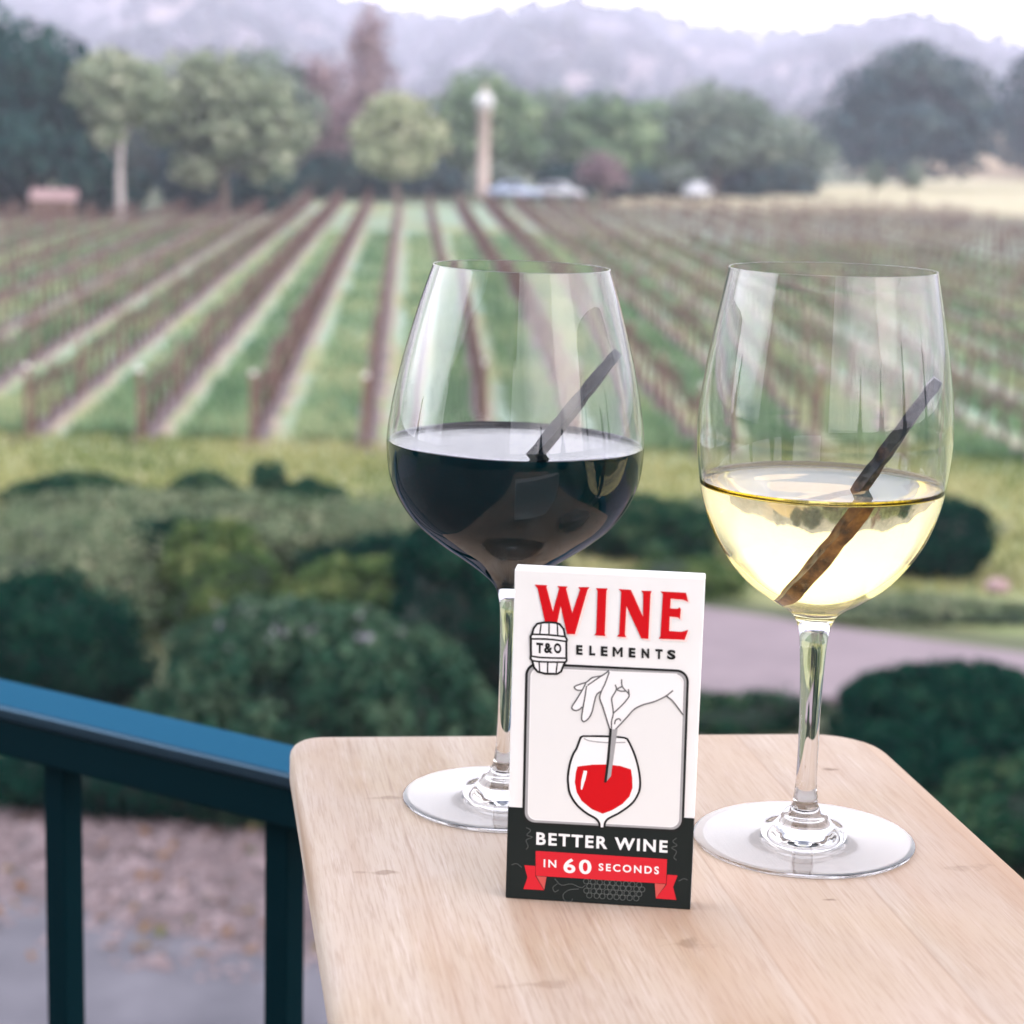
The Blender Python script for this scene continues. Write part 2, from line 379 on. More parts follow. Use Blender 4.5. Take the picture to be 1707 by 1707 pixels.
M['lf_tree_lime'] = leafmat('leaf_tree_lime', [(0, (0.1615, 0.204, 0.1105)), (.6, (0.289, 0.3315, 0.1955)), (1, (0.425, 0.442, 0.289))])
M['lf_tree_green'] = leafmat('leaf_tree_green', [(0, (.07, .13, .075)), (.6, (.17, .25, .14)), (1, (.30, .36, .22))])
M['lf_tree_grey'] = leafmat('leaf_tree_grey', [(0, (.08, .12, .095)), (.6, (.17, .22, .17)), (1, (.30, .33, .27))])
M['lf_tree_slate'] = leafmat('leaf_tree_slate', [(0, (.02, .05, .06)), (.6, (.04, .08, .085)), (1, (.10, .14, .13))])
M['lf_bare'] = leafmat('bare_twigs', [(0, (.15, .10, .12)), (.6, (.25, .18, .19)), (1, (.33, .25, .25))], .1)
M['lf_grass'] = leafmat('grass_blades', [(0, (0.088, 0.168, 0.088)), (.6, (0.2, 0.296, 0.16)), (1, (0.344, 0.376, 0.208))], .3)
M['lf_drygrass'] = leafmat('lawn_blades', [(0, (0.111, 0.1628, 0.0592)), (.5, (0.2664, 0.2812, 0.111)), (1, (0.4144, 0.3848, 0.1998))], .3)

rng = np.random.default_rng(11)
def leaves(P, nrm, size, r, droop=.6, aspect=1.7):
    """a bent four-cornered leaf at each point"""
    n = len(P)
    nn = nrm + droop * r.normal(size=(n, 3)); nn /= np.linalg.norm(nn, axis=1)[:, None] + 1e-9
    a = np.cross(nn, r.normal(size=(n, 3))); a /= np.linalg.norm(a, axis=1)[:, None] + 1e-9
    b = np.cross(nn, a); s = (size * r.uniform(.6, 1.35, n))[:, None]
    V = np.stack([P - a * s * aspect / 2, P + b * s / 2 + nn * s * .15, P + a * s * aspect / 2, P - b * s / 2 + nn * s * .15], 1).reshape(-1, 3)
    return V, np.arange(4 * n).reshape(n, 4)

def lumps(r, k, amp):
    d = r.normal(size=(k, 3)); d /= np.linalg.norm(d, axis=1)[:, None]; s = r.uniform(.25, .7, k); h = r.uniform(-.8, 1, k) * amp
    def f(D):
        dot = np.clip(D @ d.T, -1, 1); ang = np.arccos(dot)
        return 1 + (np.exp(-(ang / s) ** 2) * h).sum(1)
    return f

def ellipsoid_leaves(c, rad, n, size, r, lump=None, zmin=None, shell=.35, aspect=1.7, flat=0.):
    D = r.normal(size=(n, 3)); D /= np.linalg.norm(D, axis=1)[:, None]
    if flat: D[:, 2] = np.abs(D[:, 2])
    k = lump(D) if lump else 1.
    t = (1 - shell * r.uniform(0, 1, n) ** 1.6) * k
    P = np.array(c) + D * np.array(rad) * t[:, None]
    nr = D / np.array(rad); nr /= np.linalg.norm(nr, axis=1)[:, None]
    if zmin is not None:
        keep = P[:, 2] > zmin; P, nr = P[keep], nr[keep]
    tone = .5 + .5 * np.clip((np.sin(P[:, 0] * 5.1 / max(rad[0], .3)) + np.sin(P[:, 1] * 4.3 / max(rad[1], .3) + 1) + np.sin(P[:, 2] * 6.7 / max(rad[2], .3) + 2)) / 3, -1, 1)
    tone = np.clip(.65 * tone + .5 * r.uniform(0, 1, len(P)) - .05, 0, 1)
    V, Fc = leaves(P, nr, size, r, .55, aspect)
    return V, Fc, tone

def core(c, rad, lump, k, seg=20, zmin=0.):
    th = np.linspace(0, math.pi, seg // 2 + 1); ph = np.linspace(0, 2 * math.pi, seg, endpoint=False)
    D = np.array([(math.sin(t) * math.cos(p), math.sin(t) * math.sin(p), math.cos(t)) for t in th for p in ph])
    P = np.array(c) + D * np.array(rad) * (lump(D) * k)[:, None]; P[:, 2] = np.maximum(P[:, 2], zmin)
    Fc = [(i * seg + j, (i + 1) * seg + j, (i + 1) * seg + (j + 1) % seg, i * seg + (j + 1) % seg) for i in range(seg // 2) for j in range(seg)]
    return P, Fc

def bush(name, label, cat, loc, rad, matn, n=7000, size=.055, seed=0, lump=.16, zc=.42, group=None, aspect=1.7, flat=False, clipped=False):
    """a rounded shrub: leaves spread through its outer volume over a twiggy middle coloured dark as shade between clumps; rad[2] is the full height"""
    r = np.random.default_rng(seed + 100); f = lumps(r, 34, lump * 1.5)
    root = empty(name, loc); tag(root, label, cat, group)
    h = rad[2]; rr = np.array((rad[0], rad[1], h * (1 - zc))); c = np.array((0, 0, h * zc))
    K = max(16, int((90 if clipped else 26) * (rad[0] * rad[1]) ** .5)) if n > 1000 else 12
    Vs, Fs, ts, off = [], [], [], 0
    for k in range(K):
        D = r.normal(size=3); D /= np.linalg.norm(D)
        if D[2] < -.55: D[2] *= -1
        cs = r.uniform(.26, .46) if K <= 20 else (r.uniform(.10, .18) if clipped else r.uniform(.20, .36))
        cc = c + D * rr * (1 - cs * .85) * f(D[None])[0]
        if flat: cc[2] = min(cc[2], h * (1 - cs * .6))
        cr_ = np.minimum(rr * cs * (1.5 if clipped else 1.25), rr.max() * cs) * r.uniform(.85, 1.2, 3)
        V, Fc, t = ellipsoid_leaves(cc, cr_, n // K, size, r, lumps(r, 8, .25), .0, .6, aspect)
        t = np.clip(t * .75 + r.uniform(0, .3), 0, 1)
        Vs.append(V); Fs.append(Fc + off); ts.append(t); off += len(V)
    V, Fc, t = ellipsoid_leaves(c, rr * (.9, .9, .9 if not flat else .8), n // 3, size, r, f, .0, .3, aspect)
    Vs.append(V); Fs.append(Fc + off); ts.append(t * .6); off += len(V)  # filler leaves behind the clumps toned darker, shade put into their colour
    V, Fc, t = np.concatenate(Vs), np.concatenate(Fs), np.concatenate(ts)
    if matn == 'lf_flower': t = np.where(V.reshape(-1, 4, 3)[:, 0, 2] > .86 * h, t * 1.04, np.minimum(t, .82))
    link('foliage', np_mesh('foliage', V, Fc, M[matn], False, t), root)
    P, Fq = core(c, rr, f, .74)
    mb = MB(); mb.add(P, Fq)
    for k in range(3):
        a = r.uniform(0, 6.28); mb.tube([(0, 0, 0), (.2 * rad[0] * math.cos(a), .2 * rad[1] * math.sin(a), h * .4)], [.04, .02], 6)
    link('twigs_shade_core', mb.mesh('twigs_shade_core', M['twig_shade_core']), root)
    return root

def tree(name, label, loc, height, lobes, matn, trunk_r, trunk_mat='trunk', n=2600, size=.55, seed=0, group=None, bare=False, trunk_off=(0, 0)):
    """lobes: (dx, dy, z, rx, rz) clumps of the crown, in metres"""
    r = np.random.default_rng(seed + 500)
    root = empty(name, loc); tag(root, label, 'tree', group)
    mb = MB(); tx, ty = trunk_off
    top = np.array([tx * .3, ty * .3, height * .72])
    trunk = [np.array([tx, ty, -.2])] + [np.array([tx, ty, 0]) * (1 - s) + top * s + r.normal(size=3) * .012 * height * np.array([1, 1, 0]) for s in (.2, .4, .6, .8, 1)]
    mb.tube(trunk, np.linspace(trunk_r, trunk_r * .35, 6), 8)
    Vs = []; Fs = []; ts = []; off = 0; tot = sum(l[3] ** 2 for l in lobes)
    for dx, dy, z, rx, rz in lobes:
        rx *= 1.16; rz *= 1.12; c = np.array([dx, dy, z]); s = r.uniform(.35, .7); p0 = trunk[0] * (1 - s) + top * s
        mid = (p0 + c) / 2 + np.array([0, 0, -.05 * height])
        mb.tube([p0, mid, c], [trunk_r * .45, trunk_r * .3, trunk_r * .12], 6)
        for k in range(3):
            D = r.normal(size=3); D[2] = abs(D[2]); D /= np.linalg.norm(D)
            mb.tube([c - (c - mid) * .3, c + D * np.array([rx, rx, rz]) * .8], [trunk_r * .15, trunk_r * .04], 5)
        f = lumps(r, 16, .28)
        k = max(60, int(n * rx ** 2 / tot))
        V, Fc, t = ellipsoid_leaves(c, (rx, rx, rz), k, size, r, f, .3, .75 if not bare else .95, 1.5 if not bare else 4.)
        t = np.clip(t + r.uniform(-.22, .22), 0, 1)
        Vs.append(V); Fs.append(Fc + off); ts.append(t); off += len(V)
    link('trunk', mb.mesh('trunk', M[trunk_mat]), root)
    link('crown', np_mesh('crown', np.concatenate(Vs), np.concatenate(Fs), M[matn], False, np.concatenate(ts)), root)
    return root

def sheet(name, poly, z, m, kind='structure', sub=0):
    bm = bmesh.new(); vs = [bm.verts.new((x, y, z)) for x, y in poly]; f = bm.faces.new(vs); f.normal_update()
    if f.normal.z < 0: f.normal_flip()
    bmesh.ops.triangulate(bm, faces=[f]); o = link(name, bm_mesh(name, bm, m)); tag(o, kind=kind); return o

# ------------------------------------------------------------------ land
sheet('ground', [(-3150, -1250), (3150, -1250), (3150, 4250), (-3150, 4250)], 0, M['earth'])
sheet('lawn', [(-40, 22.5), (-40, 39.6), (40, 39.6), (40, 24.5), (12, 24.2), (6.3, 25.2), (2, 27.2), (-1, 24)], .004, M['lawn'])
def far_end(X): return 120 if X < -23 else (120 + (X + 23) / 8 * 34 if X < -15 else 156 + max(0, X) * .12)
sheet('vineyard_floor', [(-60, 38.2), (60, 38.2), (60, 163), (20, 160), (-6, 157), (-15, 155), (-23, 120.6), (-60, 119)], .006, M['vineyard'])
sheet('meadow', [(6, 161.5), (18, 160.6), (60, 163.6), (120, 168), (160, 330), (62, 300), (26, 222), (10, 186)], .008, M['meadow'])
def smooth_poly(pts): return [tuple(p) for p in spline(pts, 5)]
sheet('garden_path', smooth_poly([(-.6, 27.6), (1.2, 27.0), (2.54, 26.3), (4.2, 25.35), (6.3, 24.3), (9.5, 22.6)]) + smooth_poly([(9.5, 20.6), (5.9, 21.7), (4, 21.9), (2.1, 21.85), (.6, 22.2), (-.8, 23.4)]), .012, M['paving'])
bm = bmesh.new()
edge = [(-.8, 23.2), (.6, 22.05), (2.1, 21.7), (4, 21.75), (5.9, 21.55), (9.5, 20.45)]
ee = spline(edge, 5)
for a, b in zip(ee[:-1], ee[1:]):
    c = (a + b) / 2; d = b - a; add_box(bm, (c[0], c[1], .05), (np.linalg.norm(d), .13, .12), math.atan2(d[1], d[0]))
o = link('kerb', bm_mesh('kerb', bm, M['paving'])); tag(o, kind='structure')
sheet('gravel_bed', smooth_poly([(-9, 18.9), (-6.5, 18.5), (-4.6, 18.1), (-2.0, 17.2), (.6, 16.5), (4, 16.0), (9, 15.4), (14, 14.6)]) + smooth_poly([(14, 12), (9, 12.8), (4, 13.4), (-.2, 13.9), (-1.8, 14.4), (-4.1, 15.5), (-6.5, 16.2), (-9, 16.6)]), .014, M['gravel_ground'])
sheet('drive', [(-30, 16.4), (-9, 16.8), (-6.5, 16.35), (-4.1, 15.62), (-1.8, 14.5), (-.2, 14.0), (6, 13.2), (30, 11), (30, 4.2), (-30, 4.2)], .018, M['drive'])
# stone chips lying on the gravel bed
r = np.random.default_rng(5); P = []
while len(P) < 3600:
    x = r.uniform(-6.5, 1.5); y = r.uniform(14.0, 18.6)
    lo = np.interp(x, [-6.5, -4.1, -1.8, 1.5], [15.8, 15.0, 13.9, 13.5]); hi = np.interp(x, [-6.5, -4.6, -2, 1.5], [18.4, 18.0, 17.1, 16.4])
    if lo - .2 < y < hi and r.random() < (.12 + .88 * max(0, (y - lo - .1)) / (hi - lo)): P.append((x, y))
V = []; Fc = []
for x, y in P:
    s = r.uniform(.022, .05) * (1.9 if r.random() < .08 else 1); k = 5; a0 = r.uniform(0, 6); b = len(V)
    for j in range(k): V.append((x + s * math.cos(a0 + j * 1.2566) * r.uniform(.7, 1.2), y + s * math.sin(a0 + j * 1.2566) * r.uniform(.7, 1.2), .012))
    for j in range(k): V.append((x + .65 * s * math.cos(a0 + j * 1.2566), y + .65 * s * math.sin(a0 + j * 1.2566), .014 + s * r.uniform(.4, .75)))
    V.append((x, y, .014 + s * .8))
    for j in range(k):
        q = (j + 1) % k; Fc.append((b + j, b + q, b + k + q, b + k + j)); Fc.append((b + k + j, b + k + q, b + 2 * k, b + 2 * k))
mb = MB(); mb.add(V, Fc); o = link('gravel', mb.mesh('gravel', M['stone_chip'], False)); tag(o, 'pinkish white stone chips covering the bed below the railing', 'gravel', kind='stuff')
r = np.random.default_rng(31); n = 260
P = np.stack([r.uniform(-6, 2, n), r.uniform(14.2, 17.6, n), r.uniform(.05, .075, n)], 1)
V, Fc = leaves(P, np.tile([0, 0, 1.], (n, 1)), .075, r, .35, 1.6)
M['dead_leaf'] = leafmat('dead_leaf', [(0, (.05, .03, .02)), (.5, (.14, .075, .04)), (.8, (.22, .13, .07)), (1, (.07, .11, .04))])
o = link('fallen_leaves', np_mesh('fallen_leaves', V, Fc, M['dead_leaf'], False, r.uniform(0, 1, n))); tag(o, 'brown fallen leaves scattered over the stone chips', 'leaves', kind='stuff')
# blades over lawn and cover crop
def blades(name, n, sampler, matn, size, label, seed):
    r = np.random.default_rng(seed); X, Y = sampler(n, r); n = len(X)
    P = np.stack([X, Y, r.uniform(.02, .10, n)], 1); h = (size * r.uniform(.6, 1.5, n))
    a = r.uniform(0, 6.28, n); dx = np.cos(a) * .35 * h; dy = np.sin(a) * .35 * h; lx = r.normal(size=n) * .3 * h; ly = r.normal(size=n) * .3 * h
    z0 = np.zeros(n)
    V = np.stack([np.stack([X - dx, Y - dy, z0], 1), np.stack([X + dx, Y + dy, z0], 1), np.stack([X + lx, Y + ly, h], 1)], 1).reshape(-1, 3)
    t = np.clip(.5 + .25 * np.sin(X * 1.1) + .2 * np.sin(Y * .7 + X * .3) + r.normal(size=n) * .2, 0, 1)
    o = link(name, np_mesh(name, V, np.arange(3 * n).reshape(n, 3), M[matn], False, t)); tag(o, label, 'grass', kind='stuff')
def s_lawn(n, r):
    X = r.uniform(-13, 13, n); Y = r.uniform(27.5, 39.3, n); return X, Y
blades('lawn_grass', 26000, s_lawn, 'lf_drygrass', .11, 'yellowish lawn grass between the vineyard and the shrubs', 21)
def s_crop(n, r):
    Y = 39.2 + 75 * r.uniform(0, 1, n) ** 1.6; k = np.floor(r.uniform(-11, 13, n)); fr = r.uniform(.56, 1.12, n) - .22
    X = ROW_X0 + ROW_SP * (k + fr) + (Y - ROW_L0) * ROW_DX; return X, Y
blades('cover_crop_grass', 42000, s_crop, 'lf_grass', .24, 'green cover crop growing in strips between the vine rows', 22)

# hills: one terrain with an uneven skyline, beyond the fields
def ridge(az):    # azimuth (px offset / focal) -> skyline elevation tangent at 820 m
    xs = np.array([-.62, -.42, -.30, -.25, -.16, -.07, -.03, .015, .058, .10, .128, .19, .23, .25, .33, .5, .62])
    ys = np.array([.058, .066, .072, .072, .069, .0575, .0475, .0485, .0555, .0495, .0455, .0475, .0445, .0420, .040, .046, .05])
    return np.interp(az, xs, ys) - .0075
na, nr_ = 260, 60
az = np.linspace(-.62, .62, na); rr = np.linspace(640, 3300, nr_)
A, Rg = np.meshgrid(az, rr); X = np.sin(A) * Rg; Y = np.cos(A) * Rg
peak = ridge(np.tan(A)) * 2600 + H
s = np.clip((Rg - 660) / (2600 - 660), 0, 1); Z = peak * (s * s * (3 - 2 * s)) * np.clip(1 - (Rg - 2630) / 1300, .3, 1)
spur = 9 * np.sin(A * 38 + 1.1) + 5 * np.sin(A * 83 + Rg * .01) + 3 * np.sin(Rg * .03 + A * 30)
Z = Z + spur * s * (1 - s) * 8.0
r = np.random.default_rng(3); Z = Z + r.normal(size=Z.shape) * .9 * s - .3 - 2.5 * (s <= 0)
V = np.stack([X, Y, Z], -1).reshape(-1, 3)
Fc = [(i * na + j, i * na + j + 1, (i + 1) * na + j + 1, (i + 1) * na + j) for i in range(nr_ - 1) for j in range(na - 1)]
M['hill'] = mat('hillside', (.15, .15, .15), .95); m = M['hill']; v = objco(m)
c = ramp(m, noise(m, .0045, 7, v, .62), [(.36, (.06, .055, .07)), (.5, (.13, .105, .12)), (.6, (.22, .165, .16)), (.7, (.42, .31, .27))]); setc(m, c)
o = link('hills', np_mesh('hills', V, np.array(Fc), M['hill'], True)); tag(o, kind='structure')
# wooded mass on the slopes
r = np.random.default_rng(8); nT = 5200
a = r.uniform(-.34, .34, nT); d = 720 + 1850 * r.uniform(0, 1, nT) ** .8
sT = np.clip((d - 660) / 1940, 0, 1); pk = ridge(np.tan(a)) * 2600 + H
zT = pk * (sT * sT * (3 - 2 * sT)) + (9 * np.sin(a * 38 + 1.1) + 5 * np.sin(a * 83 + d * .01) + 3 * np.sin(d * .03 + a * 30)) * sT * (1 - sT) * 8
keep = (np.sin(a * 47 + d * .021) + np.sin(d * .05 - a * 19) + r.normal(size=nT) * .5) > -.3; a, d, zT = a[keep], d[keep], zT[keep]
Vs = []; Fs = []; ts = []; off = 0
for ai, di, zi in zip(a, d, zT):
    hh = r.uniform(8, 17); c = (math.sin(ai) * di, math.cos(ai) * di, zi + hh * .3)
    Vl, Fl, tl = ellipsoid_leaves(c, (hh * .5, hh * .5, hh * .55), 14, hh * .55, r, None, None, .5)
    Vs.append(Vl); Fs.append(Fl + off); ts.append(np.clip(tl * .6 + r.uniform(0, .4), 0, 1)); off += len(Vl)
M['lf_hill'] = leafmat('hill_woods', [(0, (.03, .05, .06)), (.6, (.07, .085, .085)), (1, (.16, .14, .13))], .1)
o = link('hillside_woods', np_mesh('hillside_woods', np.concatenate(Vs), np.concatenate(Fs), M['lf_hill'], False, np.concatenate(ts)))
tag(o, 'hazy woods covering the far hills', 'woods', kind='stuff')

# haze: one box of even air round the scene, the sky outside it
HZ = .00043
bm = bmesh.new(); add_box(bm, (0, 1500, 84), (6400, 5600, 170))
m = bpy.data.materials.new('haze'); m.use_nodes = True; m.node_tree.nodes.clear()
o_ = N(m, "ShaderNodeOutputMaterial"); pv = N(m, "ShaderNodeVolumePrincipled")
pv.inputs['Color'].default_value = (.81, .81, .98, 1); pv.inputs['Density'].default_value = HZ; pv.inputs['Anisotropy'].default_value = .1
L(m, pv.outputs[0], o_.inputs['Volume'])
o = link('haze', bm_mesh('haze', bm, m)); tag(o, kind='stuff')

# ------------------------------------------------------------------ terrace we stand on, railing
RA = Vector((-.3547, 1.3826, 0)); RB = Vector((-.1411, 1.2498, 0)); rd = (RB - RA).normalized(); rn = Vector((-rd.y, rd.x, 0))
DECK = 4.80
a = RA - rd * 3.2 + rn * .06; b = RA + rd * 3.6 + rn * .06
bm = bmesh.new()
ring = [a, b, b - rn * 5, a - rn * 5]
lo = [bm.verts.new((p.x, p.y, 0.02)) for p in ring]; hi = [bm.verts.new((p.x, p.y, DECK)) for p in ring]
bm.faces.new(hi); bm.faces.new(lo[::-1])
for i in range(4): bm.faces.new((lo[i], lo[(i + 1) % 4], hi[(i + 1) % 4], hi[i]))
bmesh.ops.recalc_face_normals(bm, faces=bm.faces)
o = link('terrace_floor', bm_mesh('terrace_floor', bm, M['deck'])); tag(o, kind='structure')

ang = math.atan2(rd.y, rd.x)
rail = empty('metal_railing', (RA.x, RA.y, DECK), ang)
tag(rail, 'dark painted metal railing with a sloping-looking flat top rail tinted with blue sky sheen beside the board', 'railing')
bm = bmesh.new(); add_box(bm, (.55, 0, 1.0 - .005), (3.2, .05, .010), 0, .0022); link('top_rail', bm_mesh('top_rail', bm, M['rail_sky_sheen']), rail)
bm = bmesh.new(); add_box(bm, (.55, 0, .9765), (3.2, .044, .027), 0, .002); link('under_rail', bm_mesh('under_rail', bm, M['baluster_paint']), rail)
bm = bmesh.new(); add_box(bm, (.55, 0, .09), (3.2, .03, .03), 0, .002); link('bottom_rail', bm_mesh('bottom_rail', bm, M['baluster_paint']), rail)
me = None
for k in range(-5, 11):
    s = .0591 + .194 * k
    if me is None:
        bm = bmesh.new(); add_box(bm, (0, 0, .533), (.0185, .0185, .856), 0, .001); me = bm_mesh('baluster', bm, M['baluster_paint'])
    link('baluster', me, rail, (s, 0, 0))
for s in (-1.0, 2.1):
    bm = bmesh.new(); add_box(bm, (0, 0, .48), (.03, .03, .96), 0, .002); add_box(bm, (0, 0, .006), (.09, .09, .012), 0, .002)
    link('post', bm_mesh('post', bm, M['baluster_paint']), rail, (s, 0, 0))

# ------------------------------------------------------------------ table
ZT = 5.912; TH = .024
def rounded(poly, rads, seg=8):
    o = []; n = len(poly)
    for i in range(n):
        p = Vector(poly[i]); a = (Vector(poly[i - 1]) - p).normalized(); b = (Vector(poly[(i + 1) % n]) - p).normalized()
        half = a.angle(b) / 2; d = rads[i] / math.tan(half); c = p + (a + b).normalized() * (rads[i] / math.sin(half))
        s = p + a * d; e_ = p + b * d
        for k in range(seg + 1):
            t = k / seg; v = ((s - c) * (1 - t) + (e_ - c) * t).normalized() * rads[i]; o.append(c + v)
    return o
bl, br = Vector((-.1035, .936)), Vector((.1775, .9680)); dn = Vector((.1600, -.9871)); dr = Vector((.2150, -.9766))
corners = [bl, bl + dn * .68, br + dr.normalized() * .70 * 1.0, br]
corners[2] = br + Vector((.1600, -.9871)) * .70
outline = rounded(corners, [.016, .03, .03, .034])
TC = Vector((.12, .62))
table = empty('wooden_table', (TC.x, TC.y, DECK)); tag(table, 'pale wooden table with rounded corners carrying two wine glasses and a box', 'table')
bm = bmesh.new()
tv = [bm.verts.new((p.x - TC.x, p.y - TC.y, ZT - DECK)) for p in outline]; bv = [bm.verts.new((p.x - TC.x, p.y - TC.y, ZT - DECK - TH)) for p in outline]
ft = bm.faces.new(tv); fb = bm.faces.new(bv[::-1]); n = len(tv)
for i in range(n): bm.faces.new((tv[i], bv[i], bv[(i + 1) % n], tv[(i + 1) % n]))
bmesh.ops.recalc_face_normals(bm, faces=bm.faces)
es = list(ft.edges) + list(fb.edges); bmesh.ops.bevel(bm, geom=es, offset=.0062, segments=4, affect='EDGES', profile=.5, clamp_overlap=True)
o = link('table_top', bm_mesh('table_top', bm, M['wood'], True), table)
# mesh frame turned so the grain runs along the board
rot = math.atan2(.1600, .9871)
for vtx in o.data.vertices: vtx.co.xyz = Matrix.Rotation(-rot, 3, 'Z') @ vtx.co
o.rotation_euler = (0, 0, rot)
mb = MB(); mb.tube([(0, 0, .02), (0, 0, ZT - DECK - TH - .012)], [.03, .03], 24, False); link('column', mb.mesh('column', M['dark_steel']), table)
bm = bmesh.new(); add_box(bm, (0, 0, .0125), (.36, .36, .025), rot, .004); link('foot_plate', bm_mesh('foot_plate', bm, M['dark_steel']), table)
bm = bmesh.new(); add_box(bm, (0, 0, ZT - DECK - TH - .007), (.18, .34, .0135), rot, .002); link('mounting_plate', bm_mesh('mounting_plate', bm, M['dark_steel']), table)

# ------------------------------------------------------------------ wine glasses
def wine_glass(name, label, loc, outer, bowl_i, level, wall, bottom_z, mats_wine, wine_name, wine_label, lean=(0, 0)):
    """outer: foot edge -> rim; the bowl starts at index bowl_i"""
    foot = [(0, .0019), (.008, .0018), (.016, .0015), (.026, .0011), (outer[0][0] - .008, .0006), (outer[0][0] - .0025, 0.0)]
    out_p = spline(outer, 8)
    out_p = out_p[:-1] + [out_p[-2] * .1 + out_p[-1] * .9, out_p[-2] * .02 + out_p[-1] * .98, out_p[-1]]
    rim = out_p[-1]
    # inner wall: offset inwards along the bowl outline
    bo = spline(outer[bowl_i:], 10); inner = []
    for i, p in enumerate(bo):
        t = bo[min(i + 1, len(bo) - 1)] - bo[max(i - 1, 0)]; t = t / (np.linalg.norm(t) + 1e-9); nrm = np.array([-t[1], t[0]])
        k = np.clip((p[1] - bottom_z) / .03, 0, 1); th = wall * (1.9 - 1.15 * k) * (1 - .66 * np.clip((p[1] - .17) / .06, 0, 1))
        q = p + nrm * th
        if q[0] > .006 and q[1] > bottom_z + .0010: inner.append(q)
    q0 = inner[0]
    bowl = [np.array([0., bottom_z]), np.array([q0[0] * .35, bottom_z + .0002]), np.array([q0[0] * .75, bottom_z * .45 + q0[1] * .55])] if q0[1] > bottom_z else [np.array([0., bottom_z])]
    inner = [np.array(p) for p in spline(bowl + inner, 3)]
    # split the inner wall at the wine level
    idx = next(i for i, p in enumerate(inner) if p[1] > level)
    a, b = inner[idx - 1], inner[idx]; k = (level - a[1]) / (b[1] - a[1]); lv = a + (b - a) * k
    above = [lv] + inner[idx:]; above = above[:-1] + [above[-2] * .1 + above[-1] * .9, above[-2] * .02 + above[-1] * .98, above[-1]]; below = inner[:idx] + [lv]
    rim_in = above[-1]; rc = (rim + rim_in) / 2; rr = np.linalg.norm(rim - rim_in) / 2
    lip = [rc + np.array([math.cos(t), math.sin(t)]) * rr for t in np.linspace(.3, math.pi - .3, 5)]
    prof = foot + [tuple(p) for p in out_p] + [tuple(p) for p in lip] + [tuple(p) for p in above[::-1]]
    root = empty(name, loc); root.rotation_euler = (lean[0], lean[1], 0); tag(root, label, 'wine glass')
    link('glass', lathe('glass', prof, 128, M['crystal']), root)
    men = .0022
    topp = [lv, lv + np.array([-.0005, -.0009]), lv + np.array([-.0013, -.0017]), lv + np.array([-.0027, -men]), np.array([lv[0] * .6, lv[1] - men - .0002]), np.array([0, lv[1] - men - .0002])]
    wp = [tuple(p) for p in below] + [tuple(p) for p in topp[1:]]
    nb = len(below) - 1
    wo = link(wine_name, lathe(wine_name, wp, 128, [M[mats_wine[0]], M[mats_wine[1]]], lambda i: 0 if i < nb else 1), None, loc)
    wo.rotation_euler = root.rotation_euler
    tag(wo, wine_label, 'wine')
    return root

FR = Vector((.1241, .8076, ZT)); FL = Vector((-.0007, .8485, ZT))
outer_r = [(.0452, .0002), (.0456, .0009), (.0448, .0015), (.0320, .0024), (.0190, .0040), (.0128, .0066), (.0101, .0100), (.0086, .0122), (.0056, .0150), (.0050, .0185), (.0044, .024), (.0042, .040), (.0044, .058),
           (.0051, .076), (.0062, .0890), (.0086, .0950), (.0125, .0985), (.0190, .1024), (.0303, .1112), (.0405, .1250), (.0462, .1385), (.0490, .1510), (.0504, .1660), (.0502, .1790), (.0475, .1995), (.0445, .2160), (.0407, .2350)]
wine_glass('wine_glass', 'clear stemmed glass of pale yellow white wine standing on the wooden table', FR, outer_r, 14, .1510, .0011, .0985,
           ('white_wine_wall', 'white_wine_top'), 'white_wine', 'pale straw coloured white wine filling the lower bowl of its glass', (0, math.radians(-.2)))
outer_l = [(.0429, .0002), (.0433, .0009), (.0425, .0015), (.0310, .0024), (.0185, .0040), (.0124, .0066), (.0098, .0100), (.0082, .0122), (.0053, .0150), (.0045, .0185), (.0038, .024), (.0034, .040), (.0034, .058),
           (.0037, .076), (.0046, .0890), (.0068, .0950), (.0100, .0985), (.0170, .1040), (.0325, .1147), (.0433, .1245), (.0512, .1380), (.0538, .1520), (.0534, .1640), (.0490, .1875), (.0424, .2120), (.0366, .2300)]
wine_glass('wine_glass', 'clear stemmed glass half full of dark red wine standing partly behind the card box', FL, outer_l, 14, .1572, .0011, .0985,
           ('red_wine_wall', 'red_wine_top'), 'red_wine', 'nearly black red wine filling the lower bowl of its glass', (0, math.radians(.5)))

def oak_stick(label, base, p0, p1, matn, side=.0048, twist=1.5):
    d = Vector(p1) - Vector(p0); Ln = d.length; z = d.normalized(); x = z.cross(Vector((0, 1, 0))).normalized(); y = z.cross(x)
    bm = bmesh.new(); k = 26; r = random.Random(len(label)); rows = []
    for i in range(k + 1):
        t = i / k; s = side / 2 * (1 - (.10 if i % 4 == 0 else 0) * r.uniform(.4, 1.3)); s *= .8 if i in (0, k) else 1
        c = z * (t * Ln); ca, sa = math.cos(twist * t), math.sin(twist * t); xx = x * ca + y * sa; yy = y * ca - x * sa
        rows.append([bm.verts.new(c + xx * (s * a * r.uniform(.965, 1.02)) + yy * (s * b * r.uniform(.965, 1.02))) for a, b in ((-1, -1), (1, -1), (1, 1), (-1, 1))])
    for a, b in zip(rows[:-1], rows[1:]):
        for j in range(4): bm.faces.new((a[j], a[(j + 1) % 4], b[(j + 1) % 4], b[j]))
    bm.faces.new(rows[0][::-1]); bm.faces.new(rows[-1]); bmesh.ops.recalc_face_normals(bm, faces=bm.faces)
    o = link('oak_stick', bm_mesh('oak_stick', bm, M[matn]), None, Vector(base) + Vector(p0)); tag(o, label, 'wooden stick'); return o
oak_stick('charred square oak stick leaning in the white wine', FR, (-.0120, .0005, .1060), (.0405, -.0125, .1940), 'char_wood')
